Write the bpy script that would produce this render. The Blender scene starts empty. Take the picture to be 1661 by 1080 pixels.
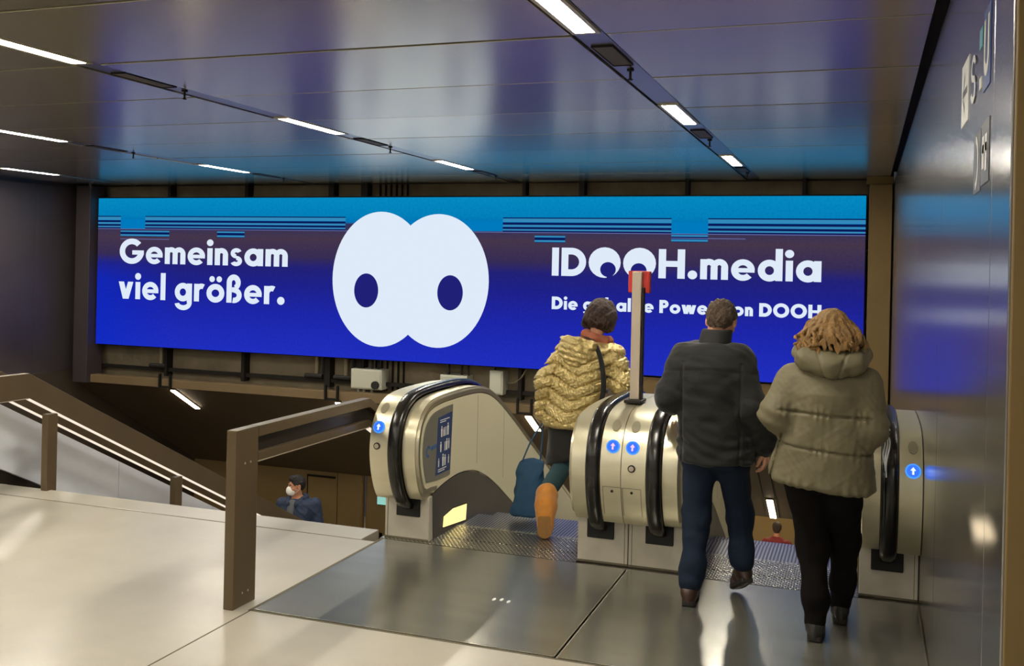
import bpy, bmesh, math, random
import numpy as np
from mathutils import Vector, Matrix

SC = bpy.context.scene
COL = SC.collection
PI = math.pi

# ------------------------------------------------------------------ camera
cam_data = bpy.data.cameras.new('camera')
cam = bpy.data.objects.new('camera', cam_data)
COL.objects.link(cam)
cam.location = (0.0, 0.0, 1.8)
cam.matrix_world = (Matrix.Translation((0, 0, 1.8)) @ Matrix.Rotation(math.radians(19.57), 4, 'Z')
                    @ Matrix.Rotation(math.radians(90), 4, 'X') @ Matrix.Rotation(math.radians(1.28), 4, 'Z'))
cam_data.sensor_width = 36.0
cam_data.lens = 36.0 * 1609.0 / 1661.0
cam_data.shift_y = -104.0 / 1661.0
cam_data.clip_end = 200
SC.camera = cam

# ------------------------------------------------------------------ world, exposure
world = bpy.data.worlds.new('world')
SC.world = world
world.use_nodes = True
world.node_tree.nodes['Background'].inputs[0].default_value = (0.6, 0.62, 0.7, 1)
world.node_tree.nodes['Background'].inputs[1].default_value = 0.05
SC.view_settings.view_transform = 'Standard'
SC.view_settings.look = 'None'
SC.view_settings.exposure = 0.0
SC.view_settings.gamma = 1.0
SC.view_settings.use_curve_mapping = False
SC.cycles.use_denoising = True
SC.cycles.max_bounces = 8
SC.cycles.sample_clamp_indirect = 8.0

LAMP = 165.0          # ceiling lamp radiance
SOFFIT_LAMP = 30.0   # lamps under the sloping soffit
HALL_LAMP = 110.0    # lamps of the lower hall
SCREEN = 0.92        # LED screen gain


# ------------------------------------------------------------------ materials
def srgb(r, g, b):
    f = lambda c: (c / 255.0) / 12.92 if c / 255.0 <= 0.04045 else ((c / 255.0 + 0.055) / 1.055) ** 2.4
    return (f(r), f(g), f(b), 1.0)


def nd(nt, kind, **kw):
    n = nt.nodes.new(kind)
    for k, v in kw.items():
        setattr(n, k, v)
    return n


def mat(name, col, rough=0.5, metal=0.0, var=0.0, vscale=6.0, bump=0.0, bscale=40.0, stretch=None,
        rvar=0.0, aniso=0.0, coat=0.0, emit=None, estr=0.0, spec=0.5, sheen=0.0, island=0.0, bdet=4, vdet=6):
    m = bpy.data.materials.new(name)
    m.use_nodes = True
    nt = m.node_tree
    b = nt.nodes['Principled BSDF']
    b.inputs['Base Color'].default_value = col
    b.inputs['Roughness'].default_value = rough
    b.inputs['Metallic'].default_value = metal
    b.inputs['Specular IOR Level'].default_value = spec
    if coat:
        b.inputs['Coat Weight'].default_value = coat
        b.inputs['Coat Roughness'].default_value = 0.12
    if sheen:
        b.inputs['Sheen Weight'].default_value = sheen
    if aniso:
        b.inputs['Anisotropic'].default_value = aniso
    if emit is not None:
        b.inputs['Emission Color'].default_value = emit
        b.inputs['Emission Strength'].default_value = estr
    L = nt.links.new
    tc = nd(nt, 'ShaderNodeTexCoord')
    mp = nd(nt, 'ShaderNodeMapping')
    L(tc.outputs['Object'], mp.inputs['Vector'])
    if stretch:
        mp.inputs['Scale'].default_value = stretch
    if var or rvar:
        n = nd(nt, 'ShaderNodeTexNoise')
        n.inputs['Scale'].default_value = vscale
        n.inputs['Detail'].default_value = vdet
        n.inputs['Roughness'].default_value = 0.6
        L(mp.outputs[0], n.inputs['Vector'])
        if var:
            r = nd(nt, 'ShaderNodeMapRange')
            r.inputs['From Min'].default_value = 0.15
            r.inputs['From Max'].default_value = 0.85
            r.inputs['To Min'].default_value = 1 - 1.5 * var
            r.inputs['To Max'].default_value = 1 + 1.5 * var
            L(n.outputs['Fac'], r.inputs['Value'])
            mx = nd(nt, 'ShaderNodeVectorMath', operation='SCALE')
            mx.inputs[0].default_value = col[:3]
            if island:
                g = nd(nt, 'ShaderNodeNewGeometry')
                r2 = nd(nt, 'ShaderNodeMapRange')
                r2.inputs['To Min'].default_value = 1 - island
                r2.inputs['To Max'].default_value = 1 + island
                L(g.outputs['Random Per Island'], r2.inputs['Value'])
                mu = nd(nt, 'ShaderNodeMath', operation='MULTIPLY')
                L(r.outputs[0], mu.inputs[0])
                L(r2.outputs[0], mu.inputs[1])
                L(mu.outputs[0], mx.inputs['Scale'])
            else:
                L(r.outputs[0], mx.inputs['Scale'])
            L(mx.outputs[0], b.inputs['Base Color'])
        if rvar:
            r = nd(nt, 'ShaderNodeMapRange')
            r.inputs['From Min'].default_value = 0.3
            r.inputs['From Max'].default_value = 0.7
            r.inputs['To Min'].default_value = max(0.02, rough - rvar)
            r.inputs['To Max'].default_value = min(1, rough + rvar)
            L(n.outputs['Fac'], r.inputs['Value'])
            L(r.outputs[0], b.inputs['Roughness'])
    if bump:
        n2 = nd(nt, 'ShaderNodeTexNoise')
        n2.inputs['Scale'].default_value = bscale
        n2.inputs['Detail'].default_value = bdet
        L(mp.outputs[0], n2.inputs['Vector'])
        bp = nd(nt, 'ShaderNodeBump')
        bp.inputs['Strength'].default_value = bump
        bp.inputs['Distance'].default_value = 0.02
        L(n2.outputs['Fac'], bp.inputs['Height'])
        L(bp.outputs[0], b.inputs['Normal'])
    return m


def emit_mat(name, col, strength):
    m = bpy.data.materials.new(name)
    m.use_nodes = True
    nt = m.node_tree
    nt.nodes.remove(nt.nodes['Principled BSDF'])
    e = nd(nt, 'ShaderNodeEmission')
    e.inputs[0].default_value = col
    e.inputs[1].default_value = strength
    nt.links.new(e.outputs[0], nt.nodes['Material Output'].inputs[0])
    return m


def pattern_metal(name, col, rough, kind, scale, dark=0.35, strength=0.6):
    """metal with a raised tread (grid of studs) or with grooves along y"""
    m = mat(name, col, rough, 0.85)
    nt = m.node_tree
    b = nt.nodes['Principled BSDF']
    L = nt.links.new
    tc = nd(nt, 'ShaderNodeTexCoord')
    sp = nd(nt, 'ShaderNodeSeparateXYZ')
    L(tc.outputs['Object'], sp.inputs[0])

    def wave(axis, s, ph=0.0):
        a = nd(nt, 'ShaderNodeMath', operation='MULTIPLY')
        L(sp.outputs[axis], a.inputs[0])
        a.inputs[1].default_value = 2 * PI / s
        c = nd(nt, 'ShaderNodeMath', operation='SINE')
        L(a.outputs[0], c.inputs[0])
        return c
    if kind == 'groove':
        h = wave('X', scale)
    else:
        w1, w2 = wave('X', scale), wave('Y', scale * 1.5)
        h = nd(nt, 'ShaderNodeMath', operation='MULTIPLY')
        L(w1.outputs[0], h.inputs[0])
        L(w2.outputs[0], h.inputs[1])
    r = nd(nt, 'ShaderNodeMapRange')
    r.inputs['From Min'].default_value = -0.35
    r.inputs['From Max'].default_value = 0.35
    L(h.outputs[0], r.inputs['Value'])
    mx = nd(nt, 'ShaderNodeMix', data_type='RGBA')
    mx.inputs[6].default_value = (col[0] * dark, col[1] * dark, col[2] * dark, 1)
    mx.inputs[7].default_value = col
    L(r.outputs[0], mx.inputs[0])
    L(mx.outputs[2], b.inputs['Base Color'])
    bp = nd(nt, 'ShaderNodeBump')
    bp.inputs['Strength'].default_value = strength
    bp.inputs['Distance'].default_value = 0.006
    L(r.outputs[0], bp.inputs['Height'])
    L(bp.outputs[0], b.inputs['Normal'])
    return m


M = {}
M['terrazzo'] = mat('terrazzo', (0.43, 0.40, 0.335, 1), 0.30, 0, var=0.16, vscale=1.0, vdet=5)
M['seam'] = mat('seam', srgb(96, 88, 70), 0.8)
M['plate'] = mat('plate_metal', srgb(146, 144, 134), 0.23, 0.68, var=0.16, vscale=2.0, stretch=(0.5, 3, 1), bump=0.02, bscale=3.2, bdet=0)
M['comb'] = pattern_metal('comb_metal', srgb(196, 192, 176), 0.25, 'grid', 0.030, 0.22)
M['step'] = pattern_metal('step_metal', srgb(196, 196, 200), 0.28, 'groove', 0.022, 0.22)
M['ceil'] = mat('ceiling_metal', srgb(198, 192, 168), 0.23, 0.72, var=0.02, vscale=1.0, island=0.12, stretch=(6, 0.4, 1), vdet=1)
M['channel'] = mat('channel_metal', srgb(150, 152, 158), 0.3, 0.9, var=0.05)
M['black'] = mat('black_gap', (0.004, 0.004, 0.004, 1), 0.8)
M['wall_metal'] = mat('wall_metal', srgb(156, 153, 150), 0.19, 0.85)
M['wall_dark'] = mat('dark_wall', srgb(80, 72, 74), 0.42, 0.4, var=0.08, vscale=1.5)
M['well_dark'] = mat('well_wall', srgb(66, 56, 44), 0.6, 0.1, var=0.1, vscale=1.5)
M['tan'] = mat('tan_panel', srgb(124, 102, 62), 0.5, 0.2, var=0.06, vscale=2)
M['beam'] = mat('beam_tan', srgb(128, 108, 78), 0.55, 0.2, var=0.08, vscale=3)
M['brown'] = mat('brown_panel', srgb(146, 122, 80), 0.5, 0.2, var=0.08, vscale=2)
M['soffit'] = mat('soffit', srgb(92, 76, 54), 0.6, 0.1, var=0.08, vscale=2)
M['concrete'] = mat('concrete', srgb(130, 118, 96), 0.85, 0, var=0.28, vscale=2.5, bump=0.3, bscale=18)
M['strut'] = mat('dark_steel', srgb(34, 30, 26), 0.6, 0.4)
M['bronze'] = mat('bronze_anodised', srgb(100, 85, 63), 0.36, 0.35, var=0.06, vscale=3)
M['bronze_dark'] = mat('bronze_dark', srgb(52, 46, 40), 0.42, 0.6)
M['led'] = emit_mat('led_strip', (1.0, 0.86, 0.70, 1), 1.0)
M['white_clad'] = mat('white_cladding', srgb(232, 238, 250), 0.42, 0.0, var=0.05, vscale=2)
M['steel'] = mat('satin_steel', srgb(216, 210, 184), 0.32, 0.72, var=0.05, vscale=2, stretch=(1, 1, 6), rvar=0.05)
M['rim'] = mat('rim_steel', srgb(190, 184, 160), 0.3, 0.8)
M['cream'] = mat('cream_panel', srgb(222, 216, 186), 0.38, 0.1, var=0.03, vscale=2)
M['rubber'] = mat('handrail_rubber', srgb(16, 14, 13), 0.26, 0.0, coat=0.1)
M['inlet'] = mat('inlet_rubber', srgb(18, 17, 17), 0.7)
M['base'] = mat('base_panel', srgb(186, 180, 166), 0.5, 0.15, var=0.14, vscale=5, bump=0.05)
M['skirt'] = mat('skirt_dark', srgb(96, 92, 88), 0.42, 0.55, var=0.08, vscale=4)
M['glasspanel'] = mat('grey_sign_panel', srgb(128, 126, 116), 0.3, 0.2)
M['sticker'] = mat('sticker_blue', srgb(44, 66, 112), 0.45)
M['white'] = mat('white_print', srgb(226, 228, 226), 0.5)
M['bluelogo'] = mat('blue_print', srgb(60, 96, 150), 0.5)
M['grey_print'] = mat('grey_print', srgb(70, 72, 78), 0.5)
M['teal_print'] = mat('teal_print', srgb(70, 150, 165), 0.5)
M['blue_print'] = mat('deep_blue_print', srgb(40, 70, 140), 0.5)
M['btn'] = emit_mat('button_glow', (0.03, 0.12, 1.0, 1), 1.6)
M['btn_ring'] = emit_mat('button_ring_glow', (0.06, 0.30, 1.0, 1), 1.2)
M['btn_white'] = emit_mat('button_arrow_white', (0.6, 0.85, 1.0, 1), 1.6)
M['btn_pink'] = emit_mat('button_arrow_pink', (1.0, 0.55, 0.6, 1), 1.2)
M['lamp'] = emit_mat('lamp_diffuser', (1.0, 0.93, 0.80, 1), LAMP)
M['soffit_lamp'] = emit_mat('soffit_lamp_glow', (1.0, 0.82, 0.55, 1), SOFFIT_LAMP)
M['hall_lamp'] = emit_mat('hall_lamp_glow', (1.0, 0.86, 0.62, 1), HALL_LAMP)
M['comb_lamp'] = emit_mat('comb_light_glow', (1.0, 0.80, 0.32, 1), 1.3)
M['reflector'] = mat('lamp_reflector', srgb(206, 198, 170), 0.35, 0.4)
M['grille'] = mat('grille_dark', srgb(92, 86, 80), 0.6, 0.4, bump=0.4, bscale=300)
M['red'] = mat('red_box', srgb(196, 52, 44), 0.4)
M['alu'] = mat('post_aluminium', srgb(190, 176, 158), 0.4, 0.4)
M['jbox'] = mat('grey_box', srgb(196, 196, 178), 0.55)
M['cable'] = mat('cable_dark', srgb(30, 28, 26), 0.6)
M['cable_pale'] = mat('cable_pale', srgb(150, 140, 110), 0.6)
M['green_sign'] = emit_mat('green_sign', (0.35, 0.75, 0.65, 1), 0.8)
M['skin'] = mat('skin', srgb(206, 150, 122), 0.5, var=0.05, vscale=12)
M['skin2'] = mat('skin_tan', srgb(192, 132, 100), 0.5, var=0.05, vscale=12)
M['hair_dark'] = mat('hair_dark_brown', srgb(62, 44, 38), 0.5, var=0.45, vscale=30, stretch=(3, 3, 0.5), bump=0.7, bscale=90)
M['hair_short'] = mat('hair_short_brown', srgb(74, 58, 44), 0.6, var=0.4, vscale=60, bump=0.7, bscale=160)
M['hair_black'] = mat('hair_black', srgb(24, 20, 18), 0.5, bump=0.5, bscale=120)
M['hair_ginger'] = mat('hair_ginger_blonde', srgb(138, 104, 56), 0.5, var=0.42, vscale=16, stretch=(3, 3, 0.6), bump=0.6, bscale=70)
M['gold'] = mat('gold_puffer', srgb(208, 188, 132), 0.30, 0.62, var=0.10, vscale=14, bump=0.8, bscale=48)
M['scarf'] = mat('rust_scarf', srgb(172, 102, 76), 0.85, var=0.1)
M['black_cloth'] = mat('black_cloth', srgb(22, 21, 22), 0.85, var=0.15, vscale=12, sheen=0.2)
M['black_jacket'] = mat('black_jacket', srgb(30, 31, 30), 0.75, spec=0.25, var=0.12, vscale=9, bump=0.18, bscale=30, sheen=0.15)
M['collar'] = mat('black_collar', srgb(26, 26, 27), 0.8)
M['jeans'] = mat('dark_jeans', srgb(25, 36, 54), 0.85, spec=0.2, var=0.18, vscale=7, bump=0.15, bscale=60)
M['teal_leg'] = mat('teal_trousers', srgb(34, 66, 74), 0.85, var=0.12, vscale=9)
M['olive'] = mat('olive_puffer', srgb(106, 99, 75), 0.66, var=0.05, vscale=9, bump=0.1, bscale=14)
M['olive_dark'] = mat('olive_lining', srgb(90, 82, 62), 0.7)
M['black_trousers'] = mat('black_trousers', srgb(15, 12, 11), 0.9, var=0.2, vscale=7, spec=0.12)
M['shoe_brown'] = mat('shoe_dark_brown', srgb(56, 36, 28), 0.35, var=0.25, vscale=14, coat=0.2)
M['shoe_black'] = mat('shoe_black', srgb(26, 25, 25), 0.35, coat=0.2)
M['sole'] = mat('shoe_sole', srgb(30, 26, 24), 0.7)
M['boot_tan'] = mat('boot_suede', srgb(198, 130, 50), 0.9, var=0.15, vscale=16, sheen=0.3, bump=0.3, bscale=60)
M['boot_sole'] = mat('boot_sole', srgb(140, 100, 52), 0.8, var=0.15, vscale=20)
M['bag_teal'] = mat('bag_teal', srgb(42, 82, 116), 0.8, var=0.16, vscale=12, bump=0.4, bscale=14)
M['navy'] = mat('navy_jacket', srgb(36, 50, 76), 0.7, var=0.12, vscale=9, bump=0.2, bscale=20)
M['shirt'] = mat('grey_shirt', srgb(96, 100, 104), 0.8)
M['mask'] = mat('white_mask', srgb(232, 230, 224), 0.8)
M['maroon'] = mat('maroon_jacket', srgb(120, 34, 34), 0.8, var=0.1)
M['eye'] = mat('eye_white', srgb(226, 222, 214), 0.3)
M['cord'] = mat('white_cord', srgb(210, 212, 216), 0.6)
M['pink'] = mat('pink_wool', srgb(206, 110, 170), 0.9)


# ------------------------------------------------------------------ scene-object helpers
def tag(o, label=None, cat=None, group=None, kind=None):
    if label:
        o['label'] = label
    if cat:
        o['category'] = cat
    if group:
        o['group'] = group
    if kind:
        o['kind'] = kind
    return o


def thing(name, label, cat, loc=(0, 0, 0), group=None):
    o = bpy.data.objects.new(name, None)
    o.empty_display_size = 0.1
    COL.objects.link(o)
    o.location = loc
    tag(o, label, cat, group)
    return o


class MB:
    """collects shapes in world coordinates; build() links them as ONE mesh object"""

    def __init__(self):
        self.v, self.f, self.m = [], [], []
        self.mi = 0

    def add(self, vs, fs):
        o = len(self.v)
        self.v += [tuple(p) for p in vs]
        self.f += [tuple(i + o for i in q) for q in fs]
        self.m += [self.mi] * len(fs)
        return self

    def box(self, x0, x1, y0, y1, z0, z1):
        x0, x1 = min(x0, x1), max(x0, x1)
        y0, y1 = min(y0, y1), max(y0, y1)
        z0, z1 = min(z0, z1), max(z0, z1)
        v = [(x, y, z) for z in (z0, z1) for y in (y0, y1) for x in (x0, x1)]
        return self.add(v, [(0, 2, 3, 1), (4, 5, 7, 6), (0, 1, 5, 4), (2, 6, 7, 3), (0, 4, 6, 2), (1, 3, 7, 5)])

    def prism_x(self, poly, x0, x1):
        """polygon of (y, z) extruded along x"""
        x0, x1 = min(x0, x1), max(x0, x1)
        a = sum(poly[i][0] * poly[(i + 1) % len(poly)][1] - poly[(i + 1) % len(poly)][0] * poly[i][1] for i in range(len(poly)))
        if a < 0:
            poly = poly[::-1]
        n = len(poly)
        v = [(x0, y, z) for y, z in poly] + [(x1, y, z) for y, z in poly]
        f = [tuple(range(n - 1, -1, -1)), tuple(range(n, 2 * n))]
        f += [(i, (i + 1) % n, n + (i + 1) % n, n + i) for i in range(n)]
        return self.add(v, f)

    def tube(self, pts, r, n=8, cap=True, r1=None):
        pts = [Vector(p) for p in pts]
        m = len(pts)
        vs, fs = [], []
        up = Vector((0.13, 0.31, 0.94))
        for i, p in enumerate(pts):
            t = (pts[min(i + 1, m - 1)] - pts[max(i - 1, 0)]).normalized()
            a = t.cross(up)
            if a.length < 1e-3:
                a = t.cross(Vector((1, 0, 0)))
            a.normalize()
            b = t.cross(a)
            rr = r if r1 is None else r + (r1 - r) * i / (m - 1)
            for k in range(n):
                an = 2 * PI * k / n
                vs.append(p + a * (rr * math.cos(an)) + b * (rr * math.sin(an)))
        for i in range(m - 1):
            for k in range(n):
                fs.append((i * n + k, i * n + (k + 1) % n, (i + 1) * n + (k + 1) % n, (i + 1) * n + k))
        if cap:
            fs.append(tuple(range(n - 1, -1, -1)))
            fs.append(tuple((m - 1) * n + k for k in range(n)))
        return self.add(vs, fs)

    def disc(self, c, nrm, r, h, n=24, r2=None, upv=None):
        """short cylinder from c along nrm"""
        c, w = Vector(c), Vector(nrm).normalized()
        a = w.cross(Vector((1, 0, 0)))
        if a.length < 1e-3:
            a = w.cross(Vector((0, 1, 0)))
        a.normalize()
        b = w.cross(a)
        ry = r2 or r
        vs = []
        for d in (0, h):
            for k in range(n):
                an = 2 * PI * k / n
                vs.append(c + w * d + a * (ry * math.cos(an)) + b * (r * math.sin(an)))
        fs = [tuple(range(n - 1, -1, -1)), tuple(range(n, 2 * n))]
        fs += [(k, (k + 1) % n, n + (k + 1) % n, n + k) for k in range(n)]
        return self.add(vs, fs)

    def sweep(self, path, prof, closed=True):
        """path of (y,z); prof of (x, outward) points; outward = left normal of the path direction"""
        n, m = len(path), len(prof)
        vs, fs = [], []
        for i in range(n):
            a, b = path[max(i - 1, 0)], path[min(i + 1, n - 1)]
            ty, tz = b[0] - a[0], b[1] - a[1]
            l = math.hypot(ty, tz)
            ny, nz = -tz / l, ty / l
            for x, o in prof:
                vs.append((x, path[i][0] + ny * o, path[i][1] + nz * o))
        for i in range(n - 1):
            for k in range(m if closed else m - 1):
                fs.append((i * m + k, i * m + (k + 1) % m, (i + 1) * m + (k + 1) % m, (i + 1) * m + k))
        if closed:
            fs.append(tuple(range(m)))
            fs.append(tuple((n - 1) * m + k for k in range(m - 1, -1, -1)))
        return self.add(vs, fs)

    def build(self, name, mats, parent=None, smooth=False, bevel=0.0, label=None, kind=None, auto=None):
        me = bpy.data.meshes.new(name)
        v = self.v
        if parent is not None:
            loc = PLOC(parent)
            v = [(a - loc[0], b - loc[1], c - loc[2]) for a, b, c in v]
        me.from_pydata(v, [], self.f)
        if not isinstance(mats, (list, tuple)):
            mats = [mats]
        for q in mats:
            me.materials.append(q)
        me.polygons.foreach_set('material_index', self.m)
        bm = bmesh.new()
        bm.from_mesh(me)
        bmesh.ops.recalc_face_normals(bm, faces=bm.faces)
        bm.to_mesh(me)
        bm.free()
        o = bpy.data.objects.new(name, me)
        COL.objects.link(o)
        if parent is not None:
            o.parent = parent
        if bevel:
            md = o.modifiers.new('bevel', 'BEVEL')
            md.width = bevel
            md.segments = 2
            md.limit_method = 'ANGLE'
            md.angle_limit = math.radians(40)
        if smooth:
            me.polygons.foreach_set('use_smooth', [True] * len(me.polygons))
            if auto:
                md = o.modifiers.new('split', 'EDGE_SPLIT')
                md.split_angle = math.radians(auto)
        if label:
            o['label'] = label
        if kind:
            o['kind'] = kind
        return o


def PLOC(o):
    l = Vector((0, 0, 0))
    while o is not None:
        l += o.location
        o = o.parent
    return l


def catmull(pts, n=6):
    out = []
    P = [np.array(p, float) for p in pts]
    for i in range(len(P) - 1):
        p0, p1, p2, p3 = P[max(i - 1, 0)], P[i], P[i + 1], P[min(i + 2, len(P) - 1)]
        for k in range(n):
            t = k / n
            out.append(tuple(0.5 * ((2 * p1) + (-p0 + p2) * t + (2 * p0 - 5 * p1 + 4 * p2 - p3) * t * t + (-p0 + 3 * p1 - 3 * p2 + p3) * t ** 3)))
    out.append(tuple(P[-1]))
    return out


def offset(path, d):
    n = len(path)
    out = []
    for i in range(n):
        a, b = path[max(i - 1, 0)], path[min(i + 1, n - 1)]
        ty, tz = b[0] - a[0], b[1] - a[1]
        l = math.hypot(ty, tz)
        out.append((path[i][0] - tz / l * d, path[i][1] + ty / l * d))
    return out


def shell(name, mats, shapes, bevel=0.0):
    b = MB()
    for s in shapes:
        b.box(*s)
    o = b.build(name, mats, None, bevel=bevel)
    o['kind'] = 'structure'
    return o
# ================================================================== the setting
XL, XR = -12.3, 0.32          # left wall, right metal wall
YS = 6.08                     # edge of the floor above the stairs
YC = 13.3                     # far edge of the ceiling
HC = 3.03                     # ceiling height
STRIPS = [-1.39, -4.68, -7.96, -11.24]

# floor slab, with the pit under the metal plates left out of the stone
b = MB()
b.box(XL, -2.96, -9, 5.815, -0.3, 0.0)
b.box(-2.96, 6.0, -9, 4.41, -0.3, 0.0)
b.box(-2.96, XR, 4.41, 5.9, -0.3, -0.012)
b.box(-3.0, XR, 5.9, 6.4, -0.3, -0.02)
b.build('floor', M['terrazzo'], kind='structure')
# border stone along the stair edge
b = MB().box(XL, -3.08, 5.823, YS, -0.3, 0.003)
b.build('trim_1', M['terrazzo'], bevel=0.004, kind='structure')
# floor joints (dark mortar lines)
b = MB()
b.box(XL, -3.0, 5.8145, 5.8235, -0.1, 0.0015)
b.box(-2.966, -2.958, -9, 4.41, -0.1, 0.0012)
b.box(-2.975, -2.955, 4.40, 5.9, -0.1, 0.0012)
b.box(-2.975, XR, 4.40, 4.415, -0.1, 0.0012)
b.box(XL, 6, 1.6, 1.606, -0.1, 0.0008)
b.box(-6.306, -6.3, -9, 5.81, -0.1, 0.0003)
b.build('trim_2', M['seam'], kind='structure')

# ceiling: rows of long metal panels between the light channels
b = MB()
rows = [5.02 + 1.2 * k for k in range(-12, 8)]
rows = [r for r in rows if r > -9] + [YC]
rng = random.Random(4)
cols = [XL] + sorted(STRIPS) + [6.0]
for i in range(len(rows) - 1):
    y0, y1 = rows[i] + 0.014, rows[i + 1] - 0.014
    if i == len(rows) - 2:
        y1 = rows[i + 1]
    for j in range(len(cols) - 1):
        x0 = cols[j] + (0.095 if j else 0)
        x1 = cols[j + 1] - (0.095 if j < len(cols) - 2 else 0)
        if j == len(cols) - 2:
            segs = [(x0, 0.275)] + ([(0.275, 6.0)] if y1 < 2.7 else [])
        else:
            segs = [(x0, x1)]
        for xa, xb in segs:
            d0, d1 = rng.uniform(0, 0.005), rng.uniform(0, 0.005)
            b.prism_x([(y0, HC + d0), (y1, HC + d1), (y1, HC + 0.03), (y0, HC + 0.03)], xa, xb)
b.build('ceiling', M['ceil'], bevel=0.002, kind='structure')
shell('ceiling_slab', M['black'], [(XL, 6, -9, YC - 0.02, HC + 0.09, HC + 0.2)])
for i, x in enumerate(STRIPS):
    shell('trim_%d' % (3 + i), M['channel'], [(x - 0.082, x + 0.082, -9, YC, HC + 0.012, HC + 0.035)])
shell('trim_7', M['strut'], [(XL, XR, YC, YC + 0.04, HC - 0.01, HC + 0.2)])

# right wall: tall polished metal panels, and the brown end face towards the hall
yb = [2.6, 2.97, 4.84, 7.15, 9.5, 11.3, 13.35]
b = MB()
for i in range(len(yb) - 1):
    b.box(XR, XR + 0.04, yb[i] + 0.003, yb[i + 1] - 0.003, -6.0 if i > 2 else -0.3, 2.985)
b.box(XR + 0.03, XR + 0.2, 2.62, 13.35, -6.0, 3.2)
b.build('wall_right', M['wall_metal'], bevel=0.003, kind='structure')
shell('wall_right_end', M['tan'], [(XR + 0.006, 6.0, 2.585, 2.615, -0.05, HC)], 0.003)
# far wall behind the screen, struts, beam
shell('wall_back', M['concrete'], [(XL, XR, 13.35, 13.55, -0.35, 3.4)])
b = MB()
for x, w in [(-10.58, .05), (-9.12, .06), (-7.62, .09), (-7.06, .11), (-4.54, .05), (-3.7, .08), (-2.25, .05), (-0.75, .05)]:
    b.box(x - w / 2, x + w / 2, 13.2, 13.36, -0.05, 3.2)
for k in range(6):
    x = -6.86 + 0.09 * k
    b.box(x, x + 0.012, 13.3, 13.35, -0.05, 3.2)
b.box(XL, XR, 13.24, 13.3, 0.02, 0.075)
b.build('trim_8', M['strut'], kind='structure')
shell('trim_9', M['beam'], [(-11.86, XR, 12.95, 13.12, -0.20, -0.07)], 0.006)
shell('trim_10', M['tan'], [(-3.1, -0.02, 13.06, 13.12, -0.07, 0.40)])
# flat columns either side of the screen
shell('trim_11', M['wall_dark'], [(-12.14, -11.855, 12.86, 13.2, -0.20, 3.0)], 0.006)
shell('trim_12', M['tan'], [(0.035, 0.30, 12.9, 13.3, -0.6, 2.93)], 0.004)
shell('trim_13', M['tan'], [(0.0, 0.315, 12.93, 13.3, 2.935, HC)], 0.004)
# left wall with panel joints, continuing down into the stairwell
b = MB()
ys = [-9, -5.4, -3, -0.6, 1.8, 4.2, 6.6, 9.0, 12.18, 13.35]
for i in range(len(ys) - 1):
    b.box(XL - 0.05, XL, ys[i] + 0.003, ys[i + 1] - 0.003, -0.02, 2.97)
b.box(XL - 0.2, XL - 0.04, -9, 13.35, -0.02, 3.2)
b.build('wall_left', M['wall_dark'], bevel=0.003, kind='structure')
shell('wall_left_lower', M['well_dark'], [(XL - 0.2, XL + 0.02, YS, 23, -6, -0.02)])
# hall behind the camera
shell('wall_front', M['white_clad'], [(XL - 0.2, 6.2, -9.2, -9, -0.3, 3.3)])
shell('wall_hall', M['white_clad'], [(6.0, 6.2, -9, 2.6, -0.3, 3.3)])

# stairwell: sloping soffit, lower floor, lower walls
SL = 0.578
b = MB()
zs = lambda y: -0.2 - SL * (y - 13.05)
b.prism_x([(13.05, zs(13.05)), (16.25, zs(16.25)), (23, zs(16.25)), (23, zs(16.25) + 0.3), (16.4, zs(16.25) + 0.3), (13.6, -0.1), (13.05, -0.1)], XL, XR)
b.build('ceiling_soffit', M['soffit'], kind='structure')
shell('floor_lower', M['terrazzo'], [(XL, XR, 14.0, 23, -4.9, -4.7)])
b = MB()
b.box(XL, -9.12, 16.25, 16.4, -4.7, -2.05)
b.box(-9.11, -8.62, 16.26, 16.4, -4.7, -2.05)
b.box(-8.5, -7.0, 16.25, 16.4, -4.7, -2.05)
b.box(-8.62, -8.5, 16.45, 16.5, -4.7, -2.05)
b.build('wall_lower_left', M['brown'], bevel=0.004, kind='structure')
shell('wall_lower_back', M['brown'], [(-7.0, XR, 22.8, 23, -4.7, -2.05), (-7.1, -7.0, 16.25, 23, -4.7, -2.05)])
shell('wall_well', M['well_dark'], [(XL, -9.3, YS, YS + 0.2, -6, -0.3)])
# stairs beside the escalator
b = MB()
poly = [(YS + 0.01, -0.02)]
y, z = YS + 0.01, -0.02
for k in range(29):
    z -= 0.161
    poly.append((y, z))
    y += 0.312
    poly.append((y, z))
poly += [(y, z - 0.3), (YS + 0.01, -0.6)]
b.prism_x(poly, -9.2, -3.06)
b.build('floor_stairs', M['terrazzo'], kind='structure')
# white cladding beside the stairs under the second rail
b = MB()
SR = 0.51
def rail_z(y):
    return -SR * (y - 6.1)
segs = [4.9, 5.75, 7.35, 8.75, 10.2, 11.7, 13.2, 14.7]
for i in range(len(segs) - 1):
    y0, y1 = segs[i] + 0.004, segs[i + 1] - 0.004
    if i == 0:
        continue
    b.prism_x([(y0, rail_z(y0) + 0.60), (y1, rail_z(y1) + 0.60), (y1, rail_z(y1) + 0.10), (y0, rail_z(y0) + 0.10)], -6.42, -6.38)
b.build('trim_14', M['white_clad'], kind='structure')
b = MB()
b.prism_x([(6.07, rail_z(6.07) + 0.14), (14.9, rail_z(14.9) + 0.14), (14.9, rail_z(14.9) - 0.5), (6.07, rail_z(6.07) - 0.5)], -6.6, -6.43)
b.build('trim_15', M['bronze_dark'], kind='structure')
# door panels on the lower brown wall
b = MB()
b.box(-9.75, -9.735, 16.235, 16.25, -4.7, -2.12)
b.box(-9.75, -9.15, 16.235, 16.25, -2.16, -2.12)
o = b.build('trim_16', M['bronze_dark'], kind='structure')
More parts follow.
